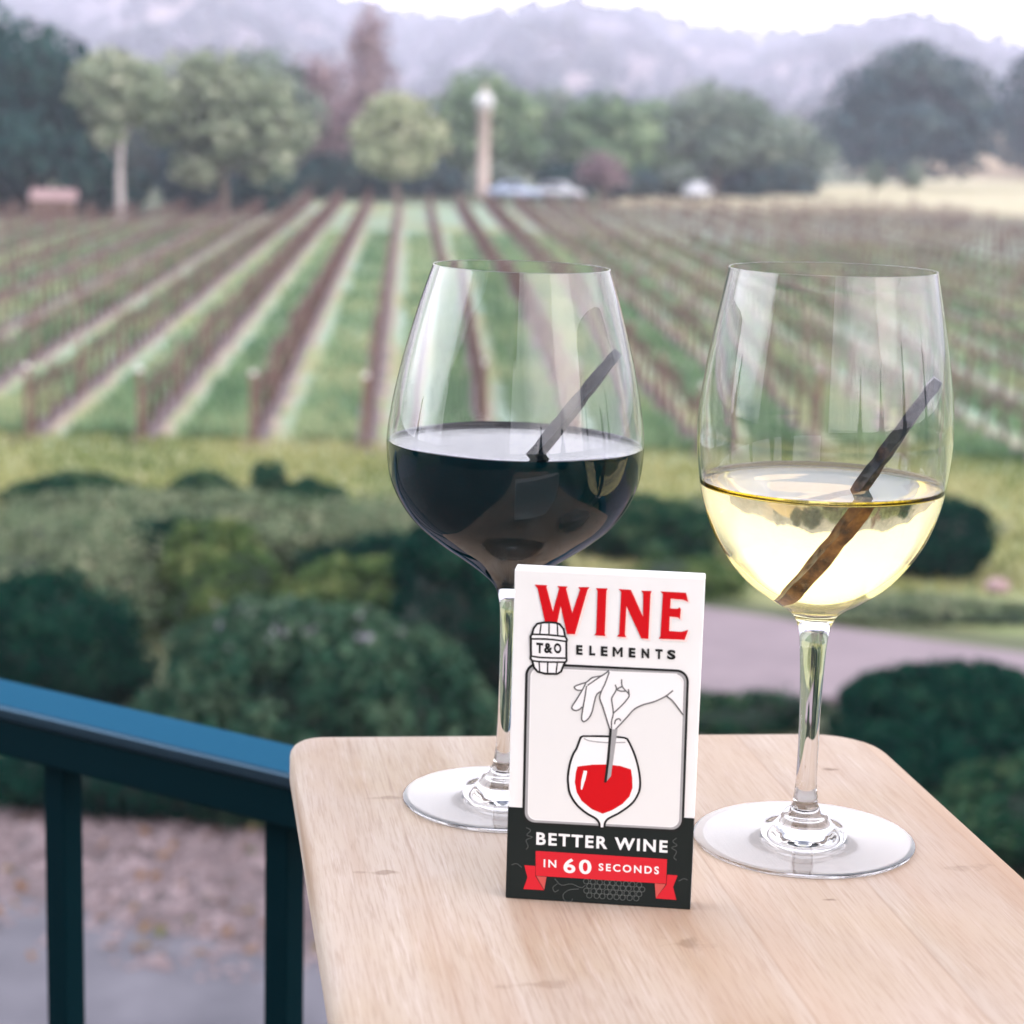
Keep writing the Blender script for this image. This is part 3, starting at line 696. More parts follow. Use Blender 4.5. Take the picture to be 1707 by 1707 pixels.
oak_stick('charred square oak stick poking out of the dark red wine', FL, (-.0150, -.0290, .1230), (.0425, -.0040, .1960), 'char_dark')

# ------------------------------------------------------------------ card box with its printing
BLc = Vector((.0016, .7339, ZT)); BRc = Vector((.0709, .7270, ZT)); BW = (BRc - BLc).length; BH = .1272; BT = .009
bx = (BRc - BLc).normalized(); by = Vector((-bx.y, bx.x, 0))
box = empty('card_box', BLc, math.atan2(bx.y, bx.x)); tag(box, 'upright white and black card box with red WINE lettering in front of the glasses', 'box')
bm = bmesh.new(); add_box(bm, (BW / 2, BT / 2, BH / 2 + .0002), (BW, BT, BH), 0, .0004)
bandh = BH * .279
link('carton', bm_mesh('carton', bm, M['card_white']), box)
# the artwork is drawn in sheet units (0..1480 by 0..2650) and mapped on to the face
src = [(135, 85), (1615, 125), (1525, 2778), (65, 2693)]; dst = [(0, BH), (BW, BH), (BW, 0), (0, 0)]
A = []; B = []
for (x, y), (X, Y) in zip(src, dst):
    A += [[x, y, 1, 0, 0, 0, -X * x, -X * y], [0, 0, 0, x, y, 1, -Y * x, -Y * y]]; B += [X, Y]
hm = np.append(np.linalg.solve(np.array(A, float), np.array(B, float)), 1).reshape(3, 3)
def face_pt(p):
    q = hm @ np.array([p[0], p[1], 1.]); return Vector((q[0] / q[2], 0, q[1] / q[2]))
LAY = [0]
def layer(z=None):
    LAY[0] += 1; return -(.00012 + .000012 * LAY[0])
def poly_bm(bm, pts, dy):
    P = [face_pt(p) for p in pts]
    for tri in tessellate_polygon([[Vector((p.x, p.z, 0)) for p in P]]):
        vs = [bm.verts.new((P[i].x, dy, P[i].z)) for i in tri]
        f = bm.faces.new(vs); f.normal_update()
        if f.normal.y > 0: f.normal_flip()
def stroke_bm(bm, pts, wd, dy, closed=False, smooth=True):
    P = [np.array(p, float) for p in pts]
    if smooth and len(P) > 2:
        P = spline(P + ([P[0]] if closed else []), 4)
        if closed: P = P[:-1]
    n = len(P); Lf = []; Rt = []
    for i in range(n):
        a = P[i - 1] if (closed or i > 0) else P[i]; b = P[(i + 1) % n] if (closed or i < n - 1) else P[i]
        d = b - a; d = d / (np.linalg.norm(d) + 1e-9); nn = np.array([-d[1], d[0]]) * wd / 2
        Lf.append(face_pt(P[i] + nn)); Rt.append(face_pt(P[i] - nn))
    lv = [bm.verts.new((p.x, dy, p.z)) for p in Lf]; rv = [bm.verts.new((p.x, dy, p.z)) for p in Rt]
    for i in range(n if closed else n - 1):
        j = (i + 1) % n
        f = bm.faces.new((lv[i], lv[j], rv[j], rv[i])); f.normal_update()
        if f.normal.y > 0: f.normal_flip()
def art(name, fn, m, parent):
    bm = bmesh.new(); fn(bm); return link(name, bm_mesh(name, bm, M[m]), parent)
def text_bm(bm, s, quad, dy, space=1., bold=.02):
    cu = bpy.data.curves.new('lettering', 'FONT'); cu.body = s; cu.space_character = space; cu.offset = bold; cu.resolution_u = 4
    ob = bpy.data.objects.new('lettering', cu); COL.objects.link(ob)
    dg = bpy.context.evaluated_depsgraph_get(); dg.update(); me = bpy.data.meshes.new_from_object(ob.evaluated_get(dg))
    co = np.array([v.co[:2] for v in me.vertices]); lo_, hi_ = co.min(0), co.max(0); uv = (co - lo_) / (hi_ - lo_)
    TL, TR, BR_, BL_ = [np.array(q, float) for q in quad]; vs = []
    for u_, v_ in uv:
        p = (TL * (1 - u_) + TR * u_) * v_ + (BL_ * (1 - u_) + BR_ * u_) * (1 - v_); q = face_pt(p); vs.append(bm.verts.new((q.x, dy, q.z)))
    for p in me.polygons:
        try:
            f = bm.faces.new([vs[i] for i in p.vertices]); f.normal_update()
            if f.normal.y > 0: f.normal_flip()
        except ValueError: pass
    bpy.data.objects.remove(ob); bpy.data.curves.remove(cu); bpy.data.meshes.remove(me)
D2 = 1422.6
def d2(pts): return [(x, y + D2) for x, y in pts]
def k1(pts): return [(426.8 + .6667 * x, 758.7 + .6667 * y) for x, y in pts]
def k3(pts): return [(189.7 + .3055 * x, 426.8 + .3055 * y) for x, y in pts]

# dark lower band: wraps the front and both sides
bm = bmesh.new(); yl = -.00012
P4 = [face_pt((75, 535 + D2)), face_pt((1547, 610 + D2))]
zl = P4[0].z; zr = P4[1].z; zb = .0003
def q4(*c):
    f = bm.faces.new([bm.verts.new(p) for p in c])
q4((.0001, yl, zb), (BW - .0001, yl, zb), (BW - .0001, yl, zr), (.0001, yl, zl))
q4((-.00012, BT - .001, zb), (-.00012, .0001, zb), (-.00012, .0001, zl), (-.00012, BT - .001, zl))
q4((BW + .00012, .0001, zb), (BW + .00012, BT - .001, zb), (BW + .00012, BT - .001, zr), (BW + .00012, .0001, zr))
link('dark_band', bm_mesh('dark_band', bm, M['ink_band']), box)
LAY[0] = 2
def rrect(c, rad, seg=7): return [tuple(p) for p in rounded(c, [rad] * 4, seg)]
fq = [(222, 812), (1492, 850), (1460, 722 + D2), (198, 668 + D2)]
fi = [(246, 838), (1468, 874), (1438, 700 + D2), (222, 646 + D2)]
pic = art('picture_panel', lambda bm: poly_bm(bm, rrect(fi, 80), layer()), 'ink_pale', box)
def fr1(bm):
    stroke_bm(bm, rrect([(262, 852), (1455, 888), (1428, 690 + D2), (236, 634 + D2)], 72), 9, layer(), True, False)
art('panel_highlight', fr1, 'ink_white', pic)
def fr2(bm): stroke_bm(bm, rrect([(244, 834), (1470, 870), (1440, 703 + D2), (220, 650 + D2)], 82), 28, layer(), True, False)
art('panel_shading', fr2, 'ink_grey', pic)
def fr3(bm): stroke_bm(bm, rrect([(228, 818), (1487, 856), (1456, 716 + D2), (203, 663 + D2)], 88), 19, layer(), True, False)
art('panel_outline', fr3, 'ink_black', pic)

Wp = [(288, 197), (386, 200), (380, 216), (430, 405), (478, 222), (462, 205), (545, 206), (532, 224), (580, 412), (640, 228), (624, 210), (714, 208), (698, 230), (602, 580), (540, 580), (490, 362), (448, 575), (388, 575), (312, 228)]
Ip = [(762, 215), (855, 215), (845, 236), (834, 570), (840, 590), (751, 585), (766, 566), (776, 236)]
Np = [(940, 218), (1035, 222), (1130, 430), (1131, 248), (1115, 228), (1197, 228), (1188, 252), (1174, 606), (1118, 603), (1001, 352), (990, 576), (1001, 597), (928, 592), (946, 573), (959, 240)]
Ep = [(1266, 230), (1465, 236), (1483, 307), (1440, 292), (1346, 286), (1342, 362), (1400, 364), (1414, 352), (1426, 365), (1420, 446), (1404, 432), (1340, 426), (1336, 540), (1430, 545), (1486, 528), (1458, 608), (1254, 603), (1268, 583), (1284, 250)]
def sh(p, dx, dy): return [(x + dx, y + dy) for x, y in p]
ttl = art('title_lettering', lambda bm: [poly_bm(bm, q, -.00028) for q in (Wp, Ip, Np, Ep)], 'ink_red', box)
art('lettering_shadow', lambda bm: [poly_bm(bm, sh(q, 15, 14), -.00022) for q in (Wp, Ip, Np, Ep)], 'ink_pink', ttl)
def subt(bm):
    for ch, x0, x1 in (('E', 612, 661), ('L', 714, 760), ('E', 804, 856), ('M', 896, 974), ('E', 1022, 1074), ('N', 1122, 1182), ('T', 1230, 1287), ('S', 1322, 1388)):
        t0 = 664 + (x0 - 612) * .034; t1 = 664 + (x1 - 612) * .034; b0 = t0 + 77; b1 = t1 + 77
        if ch == 'M':
            w_ = 17; poly_bm(bm, [(x0, b0), (x0, t0), (x0 + w_, t0), ((x0 + x1) / 2, t0 + 40), (x1 - w_, t1), (x1, t1), (x1, b1), (x1 - w_, b1), (x1 - w_, t1 + 28), ((x0 + x1) / 2, t0 + 64), (x0 + w_, t0 + 28), (x0 + w_, b0)], -.00024)
        else: text_bm(bm, ch, [(x0, t0), (x1, t1), (x1, b1), (x0, b0)], -.00024, 1, .05)
art('subtitle_lettering', subt, 'ink_black', box)

Bo = k3([(540, 215), (390, 250), (300, 370), (260, 520), (225, 570), (230, 680), (235, 1060), (222, 1140), (270, 1210), (310, 1370), (400, 1480), (600, 1530), (900, 1530), (1000, 1470), (1070, 1280), (1140, 1180), (1132, 1080), (1130, 700), (1150, 650), (1100, 560), (1060, 370), (960, 250), (860, 215), (700, 205)])
brl = art('barrel_emblem', lambda bm: poly_bm(bm, Bo, -.00036), 'ink_white', box)
def bar(bm):
    stroke_bm(bm, Bo, 17, -.00039, True, False)
    for k, p in enumerate(([(255, 520), (680, 528), (1100, 565)], [(232, 640), (680, 640), (1130, 690)], [(232, 1082), (500, 1115), (1130, 1120)], [(262, 1200), (500, 1225), (1110, 1222)])): stroke_bm(bm, k3(p), 14, -.0004 - .000004 * k, False, True)
    for k, p in enumerate(([(490, 260), (455, 520)], [(690, 230), (690, 520)], [(900, 250), (912, 530)], [(440, 1225), (455, 1480)], [(660, 1230), (655, 1525)], [(905, 1230), (872, 1500)])): stroke_bm(bm, k3(p), 11, -.00043 - .000002 * k)
art('barrel_lines', bar, 'ink_black', brl)
art('barrel_lettering', lambda bm: [text_bm(bm, ch, [(x0, 650), (x1, 654), (x1, 736), (x0, 731)], -.00041, 1, .05) for ch, x0, x1 in (('T', 302, 356), ('&', 362, 430), ('O', 438, 497))], 'ink_black', brl)

hand = [[(665, 150), (580, 215), (470, 240), (400, 295), (330, 320), (258, 355), (285, 390), (350, 395)], [(650, 168), (560, 228), (500, 270), (410, 335)],
        [(395, 300), (345, 400), (280, 510), (228, 605), (270, 635), (320, 620), (350, 590)], [(400, 340), (385, 450), (360, 600), (345, 740), (375, 765), (430, 720), (465, 650), (490, 540), (520, 440), (570, 400)],
        [(665, 170), (620, 300), (575, 400), (555, 480), (590, 580), (640, 740), (675, 850)], [(735, 320), (750, 375), (700, 470), (695, 500), (715, 660), (695, 760), (695, 840)],
        [(715, 660), (800, 580), (870, 500), (900, 440), (840, 370), (815, 330), (810, 255)], [(750, 375), (815, 340)], [(750, 378), (800, 395), (855, 395)], [(900, 440), (890, 370)],
        [(740, 855), (800, 790), (880, 700), (960, 610), (1060, 555), (1180, 520), (1270, 480), (1340, 440), (1415, 378)], [(1340, 445), (1410, 500), (1540, 670)], [(730, 790), (745, 740), (785, 725), (805, 750)]]
handfill = k1([(665, 150), (580, 215), (470, 240), (330, 320), (258, 355), (285, 390), (345, 400), (280, 510), (228, 605), (270, 635), (350, 600), (345, 740), (375, 765), (430, 720), (465, 650), (490, 540), (520, 440), (560, 420), (555, 480), (590, 580), (640, 740), (675, 850), (740, 855), (800, 790), (880, 700), (960, 610), (1060, 555), (1180, 520), (1270, 480), (1340, 445), (1410, 500), (1530, 655), (1535, 300), (1460, 175), (700, 160)])
hd = art('hand_drawing', lambda bm: poly_bm(bm, handfill, -.00029), 'ink_white', box)
art('hand_lines', lambda bm: [stroke_bm(bm, k1(p), 11, -.00033 - .000004 * i) for i, p in enumerate(hand)], 'ink_midgrey', hd)
gl_o = [(653, 1389), (640, 1422), (615, 1490), (595, 1522), (568, 1600), (552, 1700), (552, 1752), (566, 1842), (620, 1932), (700, 2002), (770, 2042), (797, 2077), (802, 2112)]
gl_r = [(1012, 1398), (1035, 1440), (1075, 1532), (1105, 1642), (1118, 1742), (1110, 1822), (1060, 1912), (960, 1992), (870, 2042), (845, 2072), (838, 2112)]
gd = art('glass_drawing', lambda bm: poly_bm(bm, gl_o + gl_r[::-1], -.00031), 'ink_white', box)
def gl(bm):
    stroke_bm(bm, gl_o, 17, -.00034); stroke_bm(bm, gl_r, 17, -.000345); stroke_bm(bm, [(651, 1392), (672, 1385), (880, 1384), (990, 1393), (1014, 1402)], 15, -.00035)
art('glass_outline', gl, 'ink_black', gd)
art('rim_shading', lambda bm: stroke_bm(bm, k1([(372, 965), (430, 992), (640, 1012), (860, 1006)]), 9, -.00036), 'ink_grey', gd)
art('wine_fill', lambda bm: poly_bm(bm, d2([(625, 205), (740, 188), (850, 185), (960, 195), (1045, 222), (1055, 290), (1058, 370), (1035, 440), (980, 500), (900, 550), (825, 580), (740, 545), (660, 480), (620, 410), (605, 330), (612, 260)]), -.00037), 'ink_red', gd)
art('highlight', lambda bm: poly_bm(bm, d2([(675, 235), (702, 240), (690, 300), (662, 390), (652, 385), (655, 320)]), -.0004), 'ink_white', gd)
art('stick_side', lambda bm: poly_bm(bm, [(893, 1326), (938, 1326), (888, 1700), (852, 1745)], -.00041), 'ink_grey', gd)
art('stick_edge', lambda bm: stroke_bm(bm, [(884, 1320), (866, 1560), (844, 1752)], 20, -.00043), 'ink_black', gd)

art('slogan_lettering', lambda bm: text_bm(bm, 'BETTER WINE', d2([(305, 735), (1340, 793), (1338, 892), (303, 836)]), -.00024, 1.22, .03), 'ink_white', box)
rb = art('ribbon', lambda bm: poly_bm(bm, d2([(300, 885), (1335, 942), (1330, 1142), (300, 1085)]), -.0003), 'ink_ribbon', box)
for q in ([(210, 1002), (297, 1007), (297, 1088), (365, 1202), (203, 1195), (236, 1100)], [(1338, 1068), (1420, 1075), (1385, 1168), (1412, 1273), (1248, 1262), (1333, 1150)]):
    art('ribbon_tail', lambda bm: poly_bm(bm, d2(q), -.00022), 'ink_ribbon', rb)
for q in ([(305, 1089), (385, 1094), (367, 1198)], [(1240, 1140), (1328, 1146), (1250, 1258)]):
    art('ribbon_fold', lambda bm: poly_bm(bm, d2(q), -.00026), 'ink_fold', rb)
def rtxt(bm):
    text_bm(bm, 'IN', d2([(362, 952), (462, 958), (462, 1020), (362, 1015)]), -.00034, 1.3, .022)
    text_bm(bm, '60', d2([(518, 940), (738, 953), (738, 1072), (518, 1060)]), -.00034, 1.25, .024)
    text_bm(bm, 'SECONDS', d2([(795, 980), (1272, 1003), (1272, 1066), (795, 1040)]), -.00034, 1.35, .024)
art('ribbon_lettering', rtxt, 'ink_white', rb)
def grapes(bm):
    r = random.Random(4); k = 0
    for i in range(9):
        for j in range(5):
            x = 700 + i * 52 + (j % 2) * 26 + r.uniform(-5, 5); y = 1128 + j * 38 + i * 3
            if y > 1290 - abs(i - 4) * 9: continue
            stroke_bm(bm, d2([(x + 21 * math.cos(t * .7854), y + 21 * math.sin(t * .7854)) for t in range(8)]), 5, -.0002 - .0000004 * k, True); k += 1
    sw = [[(450, 1110), (500, 1160), (580, 1150), (660, 1180), (690, 1160)], [(470, 1150), (435, 1180), (450, 1215), (480, 1200)], [(640, 1190), (560, 1200), (515, 1240), (530, 1285), (580, 1290), (590, 1270)],
          [(225, 700), (260, 720), (230, 760), (275, 775), (225, 800), (240, 850), (225, 875)], [(1410, 770), (1380, 800), (1415, 830), (1370, 850), (1410, 880), (1390, 930), (1410, 950)], [(110, 1000), (150, 990), (190, 1020)], [(1430, 1120), (1470, 1100), (1500, 1110)]]
    for p in sw: stroke_bm(bm, d2(p), 5, -.0002 - .0000004 * k); k += 1
art('grape_scrollwork', grapes, 'ink_scroll', box)

# ------------------------------------------------------------------ garden shrubs
bush('round_bush', 'big round clipped bush with mauve flowers on top, behind the railing', 'bush', (-1.83, 18.6, 0), (1.78, 1.65, 1.66), 'lf_flower', 30000, .055, 1, .06, .33, clipped=True)
bush('round_bush', 'dark rounded bush at the bend of the pink path beside the table corner', 'bush', (4.62, 19.7, 0), (1.5, 1.25, .98), 'lf_dark', 22000, .05, 2, .06, clipped=True)
bush('low_hedge', 'low dark green hedge below the right corner of the table', 'hedge', (5.3, 16.9, 0), (1.6, 1.0, .95), 'lf_mid', 16000, .05, 3, .10, flat=True)
bush('low_hedge', 'dense dark hedge filling the garden under the right table edge', 'hedge', (4.0, 18.2, 0), (1.1, .8, .8), 'lf_dark', 13000, .05, 33, .10, flat=True)
bush('groundcover_mound', 'low grey green mound of groundcover at the left border of the garden', 'shrub', (-6.1, 25.2, 0), (2.15, 2.6, 1.15), 'lf_grey', 18000, .055, 4, .12, .3, flat=True)
bush('dark_shrub', 'dark low shrub seen between the balusters at the foot of the round bush', 'shrub', (-3.35, 17.75, 0), (1.45, .7, .72), 'lf_dark', 12000, .055, 36, .16)
bush('dark_shrub', 'dark shrub below the grey green mound above the railing', 'shrub', (-5.1, 20.9, 0), (1.5, 1.0, 1.25), 'lf_dark', 13000, .055, 5, .16)
bush('yellow_shrub', 'loose yellow green shrub between the grey mound and the round bush', 'shrub', (-3.55, 24.3, 0), (.95, .9, 1.45), 'lf_yellow', 8000, .065, 6, .28)
bush('yellow_shrub', 'small yellow green shrub just above the top of the round bush', 'shrub', (-1.75, 23.6, 0), (1.05, .8, 1.0), 'lf_yellow', 7000, .065, 7, .28)
bush('long_hedge', 'long low grey green hedge behind the yellow green shrubs', 'hedge', (-2.9, 28.3, 0), (3.3, 1.4, .95), 'lf_grey', 22000, .06, 8, .10, .3, flat=True)
bush('dark_shrub', 'tall dark shrub filling the space behind the stem of the dark wine glass', 'shrub', (-.35, 21.8, 0), (1.15, 1.2, 2.0), 'lf_dark', 16000, .06, 9, .16)
bush('dark_shrub', 'dark shrub behind the yellow green shrubs under the long hedge', 'shrub', (-4.5, 26.2, 0), (1.0, .7, .95), 'lf_dark', 8500, .065, 10, .2)
bush('dark_shrub', 'second dark shrub under the long hedge next to the dark wine glass', 'shrub', (-1.6, 26.4, 0), (1.3, .7, .85), 'lf_dark', 8500, .065, 11, .2)
bush('dark_shrub', 'small round dark shrub at the lawn edge left of the dark wine glass', 'shrub', (-3.05, 31.2, 0), (.62, .55, .66), 'lf_mid', 5000, .06, 12, .15)
bush('dark_shrub', 'small dark shrub in the lawn edge under the third vine row end', 'shrub', (-5.0, 32.3, 0), (.62, .5, .5), 'lf_mid', 4200, .06, 13, .18)
bush('dark_shrub', 'small dark shrub at the lawn edge near the left border', 'shrub', (-6.9, 32.0, 0), (1.0, .6, .48), 'lf_mid', 6000, .06, 14, .18)
bush('dark_shrub', 'upright small green shrub beside the small round dark shrub on the lawn edge', 'shrub', (-3.85, 31.8, 0), (.35, .35, .85), 'lf_mid', 2000, .06, 15, .2)
bush('dark_shrub', 'dark shrub between the two wine bowls above the box', 'shrub', (1.9, 29.4, 0), (1.15, .8, .9), 'lf_mid', 8500, .065, 16, .2)
bush('dark_shrub', 'dark shrub seen just right of the white wine bowl', 'shrub', (6.0, 28.8, 0), (.95, .8, 1.05), 'lf_dark', 8500, .065, 17, .2)
bush('dark_shrub', 'smaller dark shrub behind the white wine bowl', 'shrub', (4.1, 29.3, 0), (.9, .7, .9), 'lf_dark', 4500, .06, 34, .2)
bush('low_hedge', 'low mid green hedge along the lawn edge left of the dark wine', 'hedge', (-5.4, 31.0, 0), (2.6, .8, .42), 'lf_grey', 12000, .06, 41, .12, .3, flat=True)
bush('low_hedge', 'low mid green hedge along the lawn edge behind the dark wine', 'hedge', (-1.2, 30.4, 0), (2.2, .8, .5), 'lf_mid', 11000, .06, 42, .12, .3, flat=True)
bush('low_hedge', 'mid green hedge on the lawn behind the white wine', 'hedge', (4.6, 31.5, 0), (3.0, .9, .55), 'lf_grey', 13000, .06, 43, .12, .3, flat=True)
bush('edging_plant', 'olive edging plant at the far edge of the pink path', 'shrub', (2.35, 27.2, 0), (.95, .6, .42), 'lf_yellow', 4000, .05, 18, .2, .3)
bush('edging_plant', 'dry olive edging strip along the pink path right of the white wine stem', 'shrub', (5.4, 26.0, 0), (1.7, .45, .3), 'lf_grey', 5000, .05, 35, .2, .3)
bush('grass_tuft', 'low green tuft with grey stones beside the kerb behind the glass stem', 'plant', (2.35, 20.9, 0), (.9, .55, .3), 'lf_mid', 3500, .04, 19, .25, .3)
for k, (x, y, lb) in enumerate(((-1.95, 16.75, 'small young plant with pale stem in front of the round bush'), (-4.55, 19.0, 'small dry plant with pale stem just under the top rail'))):
    root = empty('young_plant', (x, y, 0)); tag(root, lb, 'plant')
    mb = MB(); mb.tube([(0, 0, 0), (.01, 0, .35), (0, .01, .62)], [.022, .018, .012], 6); link('stem', mb.mesh('stem', M['trunk_white']), root)
    r = np.random.default_rng(60 + k); V, Fc, t = ellipsoid_leaves((0, 0, .58), (.14, .14, .16), 160, .07, r, None, None, .8)
    link('leaves', np_mesh('leaves', V, Fc, M['lf_grey'], False, t), root)
bm = bmesh.new(); bmesh.ops.create_icosphere(bm, subdivisions=3, radius=.5); rr_ = random.Random(2)
for vtx in bm.verts: vtx.co *= 1 + .12 * math.sin(vtx.co.x * 9) * math.cos(vtx.co.y * 7 + 1); vtx.co.z = vtx.co.z * .62 + .22
o = link('boulder', bm_mesh('boulder', bm, M['boulder'], True), None, (6.75, 27.7, 0)); o.scale = (.36, .36, .36); tag(o, 'small pinkish boulder in the planting near the right border', 'rock')

# ------------------------------------------------------------------ vineyard: trellis rows, vines
def row_pt(k, s): return (ROW_X0 + ROW_SP * k + ROW_DX * s, ROW_L0 + s)
def row_len(k):
    s = 118.
    for _ in range(4): x, y = row_pt(k, s); s = far_end(x) - ROW_L0 - 1
    return s
def visible(x, y): return abs(x - 0.0) < .262 * y + 1.6
rr_ = random.Random(9)
bm = bmesh.new(); add_box(bm, (0, 0, .66), (.11, .11, 1.36), 0, .008); end_me = bm_mesh('end_post', bm, M['post_wood'])
bm = bmesh.new(); add_box(bm, (0, 0, 1.37), (.12, .12, .09), 0, .02); cap_me = bm_mesh('cap', bm, M['cap_white'])
mb = MB(); mb.tube([(0, 0, 0), (0, 0, 1.3)], [.05, .045], 6); post_me = mb.mesh('post', M['post_wood'])
side_word = {}
ROWS = list(range(-14, 19))
ordn = ['', 'first', 'second', 'third', 'fourth', 'fifth', 'sixth', 'seventh', 'eighth', 'ninth', 'tenth', 'eleventh', 'twelfth', 'thirteenth', 'fourteenth', 'fifteenth', 'sixteenth', 'seventeenth', 'eighteenth']
vine_spots = []
for k in ROWS:
    Ln = row_len(k); x0, y0 = row_pt(k, 0)
    ss = [6.5 * j for j in range(int(Ln / 6.5) + 1)]
    vis = [s for s in ss if visible(*row_pt(k, s))]
    if not vis: continue
    root = empty('vine_trellis', (x0, y0, 0), math.atan2(1, ROW_DX) - math.pi / 2)
    where = 'wire and post trellis row whose end stands behind the dark wine glass' if k == 0 else f'vine trellis row, {ordn[abs(k)]} {"left" if k < 0 else "right"} of the row behind the dark wine'
    tag(root, where, 'trellis', 'trellis rows of the vineyard')
    sc = math.hypot(1, ROW_DX)
    for s in vis:
        if s == 0:
            p = link('end_post', end_me, root, (0, 0, 0)); link('cap', cap_me, p)
        else: link('post', post_me, root, (0, s * sc, 0))
    mb = MB()
    s0, s1 = vis[0], max(vis[-1], vis[0] + 3)
    for zz in (.78, 1.08, 1.24): mb.tube([(0, s0 * sc, zz), (0, (s0 + s1) / 2 * sc, zz - .01), (0, s1 * sc, zz)], .004, 3, False)
    link('wires', mb.mesh('wires', M['wire']), root)
    s = .9
    while s < Ln:
        x, y = row_pt(k, s + rr_.uniform(-.12, .12))
        if visible(x, y): vine_spots.append((y, x, k))
        s += 1.55
def vine_np(r):
    mb = MB(); h = r.uniform(.66, .78)
    mb.tube([(0, 0, -.05), (r.normal() * .03, r.normal() * .03, .25), (r.normal() * .03, r.normal() * .03, .5), (0, 0, h)], [.06, .05, .045, .042], 6)
    for sg in (-1, 1):
        mb.tube([(0, 0, h - .02), (.02 * r.normal(), sg * .3, h + .03), (.02 * r.normal(), sg * .74, h + .02)], [.042, .034, .022], 5)
        for q in range(5):
            y = sg * (.12 + .14 * q); L_ = r.uniform(.12, .42); mb.tube([(0, y, h + .02), (r.normal() * .08, y + r.normal() * .05, h + .02 + L_)], [.016, .008], 4)
    return mb
protos = []
for q in range(4):
    mb = vine_np(np.random.default_rng(40 + q)); protos.append((np.concatenate(mb.V), mb.Q, mb.T, mb.mesh('grapevine', M['vine_bark'])))
vine_spots.sort(); NV = 290
for i, (y, x, k) in enumerate(vine_spots[:NV]):
    o = link('grapevine', protos[i % 4][3], None, (x, y, 0)); o.rotation_euler = (0, 0, math.atan2(1, ROW_DX) - math.pi / 2 + (math.pi if rr_.random() < .5 else 0)); s = rr_.uniform(.9, 1.12); o.scale = (s, 1, s)
    tag(o, 'leafless brown grapevine trained along the wires of a nearer vineyard row', 'grapevine', 'leafless grapevines in the nearer part of the rows')
Vs = []; Qs = []; Ts = []; off = 0
for i, (y, x, k) in enumerate(vine_spots[NV:]):
    V, Q, T, _ = protos[i % 4]; Vs.append(V + np.array([x, y, 0])); Qs.append(np.array(Q) + off); Ts.append(np.array(T).reshape(-1, 3) + off); off += len(V)
o = link('far_grapevines', np_mesh('far_grapevines', np.concatenate(Vs), [np.concatenate(Qs), np.concatenate(Ts)], M['vine_bark'], True))
tag(o, 'mass of leafless vines in the farther part of the vineyard', 'grapevines', kind='stuff')

# ------------------------------------------------------------------ trees beyond the field
def T(name, label, x, y, h, lobes, matn, tr, **kw): return tree(name, label, (x, y, 0), h, lobes, matn, tr, **kw)
T('evergreen_tree', 'tall dark teal evergreen tree at the left border beyond the vineyard', -29.5, 125, 11.5, [(0, 0, 8.6, 3.4, 2.6), (-2.6, 0, 6.6, 3.2, 2.6), (2.6, -.5, 6.4, 2.9, 2.6), (.2, -1.2, 4.2, 3.8, 2.6), (3.2, -1, 3.2, 2.3, 2.4), (-3.2, 0, 3.0, 2.8, 2.6)], 'lf_tree_teal', .4, seed=1, n=3600, size=.5)
T('evergreen_tree', 'dark evergreen tree behind the left border tree, reaching higher', -36.5, 135, 13.5, [(0, 0, 10.5, 3.4, 3), (1, 0, 7, 4, 3), (-2, 0, 5, 4, 3)], 'lf_tree_teal', .45, seed=2, n=2600, size=.6)
T('pale_trunk_tree', 'pale leafy tree with a bare white trunk left of the vineyard end', -23.7, 122.5, 9.6, [(-.6, 0, 8.3, 1.9, 1.5), (1.2, .2, 7.6, 1.9, 1.5), (-1.6, 0, 6.9, 1.3, 1.0), (.2, 0, 6.3, 1.5, 1.0), (-.8, 0, 4.9, 1.0, .7)], 'lf_tree_pale', .27, trunk_mat='trunk_white', seed=3, n=1500, size=.42)
T('leafy_tree', 'wide pale green tree beside the white trunk tree', -18.6, 130, 10.0, [(-1.5, 0, 8.0, 2.6, 2.0), (1.6, 0, 7.2, 2.6, 1.9), (3.4, 0, 5.4, 2.0, 1.7), (-2.8, 0, 5.6, 2.0, 1.6), (.3, -.8, 5.2, 2.4, 1.6), (-1.6, -.5, 3.0, 1.5, 1.2), (2.8, -.5, 3.4, 1.4, 1.2)], 'lf_tree_pale', .33, seed=4, n=3000, size=.45)
T('bare_tree', 'bare mauve tree left of the pale round tree, the wider one', -17.0, 172, 11.5, [(0, 0, 9.0, 2.6, 2.6), (-1, 0, 6.2, 2.6, 2.4), (1.4, 0, 5.6, 2.4, 2.4), (0, 0, 3.4, 2.4, 2.0)], 'lf_bare', .22, seed=5, n=1500, size=.26, bare=True)
T('bare_tree', 'taller slender bare mauve tree behind the pale round tree', -13.9, 186, 15.5, [(0, 0, 12.8, 1.9, 3.0), (.2, 0, 9.0, 2.2, 3.0), (-.3, 0, 5.5, 2.2, 3.0)], 'lf_bare', .24, seed=6, n=1400, size=.26, bare=True)
T('leafy_tree', 'pale yellow green rounded tree left of the globe lamp post', -9.4, 156, 8.6, [(0, 0, 6.6, 2.2, 1.9), (-1.3, 0, 5.2, 2.0, 1.8), (1.4, 0, 5.0, 2.1, 1.8), (0, -.6, 3.4, 2.4, 1.5)], 'lf_tree_lime', .25, seed=7, n=2200, size=.42)
T('leafy_tree', 'broad green tree directly behind the globe lamp post', -3.6, 182, 10.8, [(0, 0, 8.4, 3.0, 2.3), (-2.3, 0, 6.6, 2.5, 2.0), (2.6, 0, 6.6, 2.6, 2.2), (3.6, 0, 4.0, 2.2, 1.9), (0, 0, 4.6, 3.4, 2.4)], 'lf_tree_green', .32, seed=8, n=2600, size=.5)
